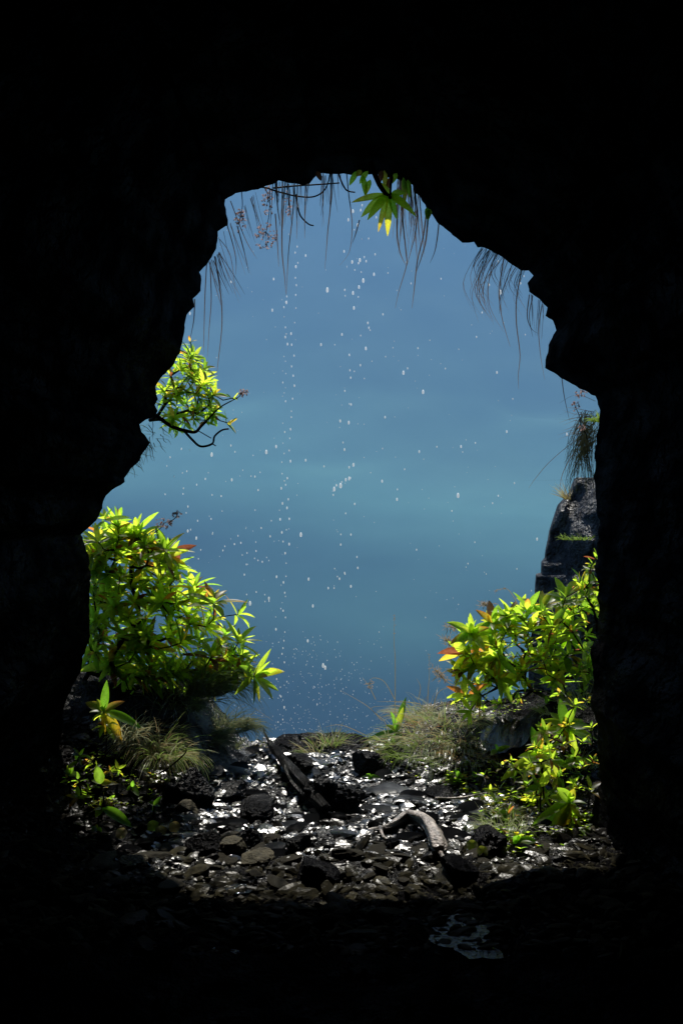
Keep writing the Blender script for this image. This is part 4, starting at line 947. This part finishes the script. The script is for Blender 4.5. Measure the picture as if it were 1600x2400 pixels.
# dried flower heads
def flower(label, px, py, rx, ry, n, top):
    c0 = P(px, py, 6.1); t = thing('dried_flower', label, 'dried flower', P(*top, 6.1))
    org = P(*top, 6.1); br = MB(); sp = spline([org, P((top[0] + px) / 2 + 4, (top[1] + py) / 2, 6.1), c0], 6); tube(br, sp, .003, .002, 5)
    s_ = 6.1 / F
    lv = MB()
    for k in range(n):
        an = R.uniform(0, 6.28); r = math.sqrt(R.random()); q = c0 + Vector((math.cos(an) * r * rx * s_, R.uniform(-.04, .04), math.sin(an) * r * ry * s_))
        if k % 4 == 0: tube(br, [c0.lerp(sp[-3], .6), (c0 + q) / 2 + Vector((0, 0, .008)), q], .0009, .0006, 3)
        for j in range(5):
            d = Vector((R.uniform(-1, 1), R.uniform(-1, 1), R.uniform(-1, 1))).normalized()
            leaf(lv, q, d, Vector((0, 0, 1)), R.uniform(.007, .014), .008, .1, R.choice([(.38, .26, .24), (.45, .28, .24), (.24, .16, .16), (.55, .38, .33)]), None, 2)
    o = br.build('stem', M['bark'], origin=org); o.location = (0, 0, 0); o.parent = t
    o = lv.build('petals', M['petal'], origin=org); o.location = (0, 0, 0); o.parent = t
flower('largest reddish dried flower head, dangling left of the paired blades', 622, 552, 28, 30, 60, (632, 440))
flower('dried flower head nearest the upper left corner of the mouth', 562, 515, 14, 30, 40, (566, 448))
flower('narrow dried flower spray above the largest flower head', 628, 470, 14, 34, 36, (620, 440))
flower('small faint dried flower spray right of the paired blades', 675, 480, 8, 28, 16, (676, 430))
flower('dried flower head out on the small wall shrub tip', 568, 920, 12, 9, 22, (545, 938))
flower('dried flower head above the big shrub, farther right of two', 415, 1206, 10, 8, 20, (395, 1225))
flower('dried flower spray above the big shrub, between its two top rosettes', 385, 1225, 22, 14, 34, (360, 1250))
flower('tiny red dried flower beside the grass over the rock slab', 1347, 952, 8, 10, 14, (1360, 1000))
flower('lower red dried flower beside the grass over the rock slab', 1363, 1004, 6, 8, 10, (1375, 1030))
flower('orange dried flower just under the right wall corner', 1361, 922, 12, 10, 16, (1362, 905))
# wispy moss strands on the left wall
mb = MB()
for k in range(70):
    t0 = R.random(); x = 322 + R.uniform(0, 85) * (1 - t0 * .5) - t0 * 45; y = 975 + t0 * 125
    pts = []; q = P(x, y, 6.15 + R.uniform(-.1, .1)); d = Vector((R.uniform(-.6, .9), R.uniform(-.3, .3), R.uniform(-1, .1)))
    for j in range(8):
        pts.append(q.copy()); q = q + d.normalized() * .016; d += Vector((R.uniform(-.6, .6), 0, R.uniform(-.6, .4)))
    ribbon(mb, pts, .005, R.choice([(.05, .05, .04), (.14, .18, .05), (.2, .26, .06)]), (.1, .12, .05), side=Vector((1, .2, .5)))
tag(mb.build('hanging_moss', M['hang'], origin=P(350, 1030, 6.15)), 'wispy strands of moss fringing the left wall below the small shrub', 'moss')

# ------------------------------------------------------------------ water drops
v, f = ICO[2]; dm = MB(); dv = []
for q in v: dv.append((q[0] * .95, q[1] * .95, q[2] * 1.6 * (1 + .15 * q[2])))
dm.add(dv, f); tmp = dm.build('water_drop', M['drop']); DM = tmp.data; bpy.data.objects.remove(tmp)
ND = 0
def drop(px, py, r, label, group, Y=None):
    global ND
    ND += 1
    Y = Y or R.uniform(6.2, 6.5); o = bpy.data.objects.new('water_drop', DM); col.objects.link(o)
    o.location = P(px, py, Y); s_ = r * (.80 if r > 2.35 else .90) * Y / F; o.scale = (s_, s_, s_); o.rotation_euler = (0, 0, R.uniform(0, 6))
    tag(o, label, 'water drop', group)
BIG = [(767, 680, 4.6), (825, 614, 3.2), (843, 610, 3.6), (851, 658, 4), (841, 673, 3.2), (827, 687, 3.4), (876, 643, 3), (829, 722, 3.2), (806, 589, 2.6), (838, 528, 3.4), (857, 817, 3.2), (752, 808, 2.8), (945, 874, 3.8), (991, 919, 4),
 (801, 784, 2.6), (816, 515, 2.8), (827, 495, 3.4), (798, 1139, 4.8), (783, 1147, 4.2), (818, 1122, 3.4), (810, 1125, 3), (828, 1090, 3.4), (817, 991, 3.4), (1073, 1162, 4.6), (930, 1171, 3), (895, 1128, 2.8), (1080, 1047, 2.8), (705, 1254, 4.2),
 (797, 987, 2.8), (807, 1054, 2.6), (716, 1079, 2.6), (982, 1059, 2.6), (902, 978, 2.4), (496, 1066, 4), (624, 1060, 4), (647, 1047, 3), (586, 1415, 4.2), (757, 1561, 4), (762, 1566, 3.8), (733, 1421, 3), (822, 1375, 2.8), (723, 1358, 3), (630, 1403, 3),
 (721, 1503, 3), (1172, 685, 4.2), (445, 735, 2.8), (1164, 873, 2.6), (1187, 1012, 2.6), (460, 1262, 3), (440, 1245, 2.8), (543, 1125, 2.8), (548, 920, 0), (1258, 1264, 2.8), (1328, 1018, 2.8), (671, 709, 3), (693, 625, 2.8), (716, 599, 2.4), (638, 727, 2.8), (641, 654, 2.2), (541, 661, 2.4)]
for x, y, r in BIG:
    if r > 0: drop(x, y, r, 'large glinting water drop falling across the gap, one of the brightest', 'large bright falling drops')
for k in range(46):
    t0 = (k + R.random() * .7) / 46; y = 690 + 1010 * t0 ** 1.15 + R.uniform(-9, 9)
    if y > 950 and R.random() < .25: continue
    x = np.interp(y, [690, 1000, 1400, 1720], [670, 664, 655, 652]) + R.gauss(0, 2 + (y - 690) * .005)
    drop(x, y, R.choice([1.0, 1.3, 1.6, 2.2]), 'tiny drop in the straight bead line dripping from the paired blades', 'drops in the left bead line')
for k in range(44):
    t0 = (k + R.random() * .7) / 44; y = 560 + 1140 * t0; x = np.interp(y, [560, 1000, 1400, 1720], [695, 680, 668, 660]) + R.uniform(-7, 7)
    drop(x, y, R.uniform(1.2, 2.3), 'tiny drop in the looser line just right of the straight bead line', 'drops in the right bead line')
for k in range(52):
    y = 480 + 900 * R.random() ** 1.2; x = R.gauss(np.interp(y, [480, 700, 1400], [845, 840, 790]), 26)
    drop(x, y, R.uniform(1.2, 2.2), 'small drop in the middle shower under the broad-leaved plant', 'drops of the middle shower')
for k in range(70):
    y = R.uniform(1030, 1420); x = R.uniform(370, 620) if y < 1200 else R.uniform(430, 640)
    drop(x, y, R.uniform(1.0, 1.9), 'small drop drifting left of the bead lines, near the shrubs', 'drops left of the bead lines')
for k in range(40):
    drop(R.uniform(860, 1250), R.uniform(600, 1500), R.uniform(1.0, 1.8), 'small scattered drop in the open right part of the gap', 'scattered drops on the right')
mb = MB(); v0, f0 = ICO[1]
for k in range(620):
    y = 1480 + 250 * R.random() ** .7; x = R.gauss(740, 110)
    if k > 430: y = R.uniform(500, 1500); x = R.uniform(450, 1200)
    q = P(x, y, R.uniform(6.4, 7.0)); s_ = R.uniform(.4, 1.0) * 6.4 / F
    mb.add([(q.x + a_[0] * s_ * .8, q.y + a_[1] * s_ * .8, q.z + a_[2] * s_ * 1.5) for a_ in v0], f0)
tag(mb.build('spray', M['drop']), 'fine water spray twinkling low in the gap above the lip', 'spray', kind='stuff')

# ------------------------------------------------------------------ haze over the valley
hz = MB(); x0, x1, y0, y1, z0, z1 = -1550, 1550, -40, 2000, -420, 800
hz.add([(x, y, z) for x in (x0, x1) for y in (y0, y1) for z in (z0, z1)], [(0, 1, 3, 2), (4, 6, 7, 5), (0, 4, 5, 1), (2, 3, 7, 6), (0, 2, 6, 4), (1, 5, 7, 3)])
m, nt, out = nodes('haze_air')
pv = nd(nt, 'ShaderNodeVolumePrincipled'); pv.inputs['Color'].default_value = (0.205, 0.455, 0.83, 1); pv.inputs['Density'].default_value = 0.00085; pv.inputs['Anisotropy'].default_value = 0.0
nt.links.new(pv.outputs[0], out.inputs['Volume'])
o = hz.build('haze', m, smooth=False); o['kind'] = 'stuff'; o['label'] = 'pale blue haze filling the valley'
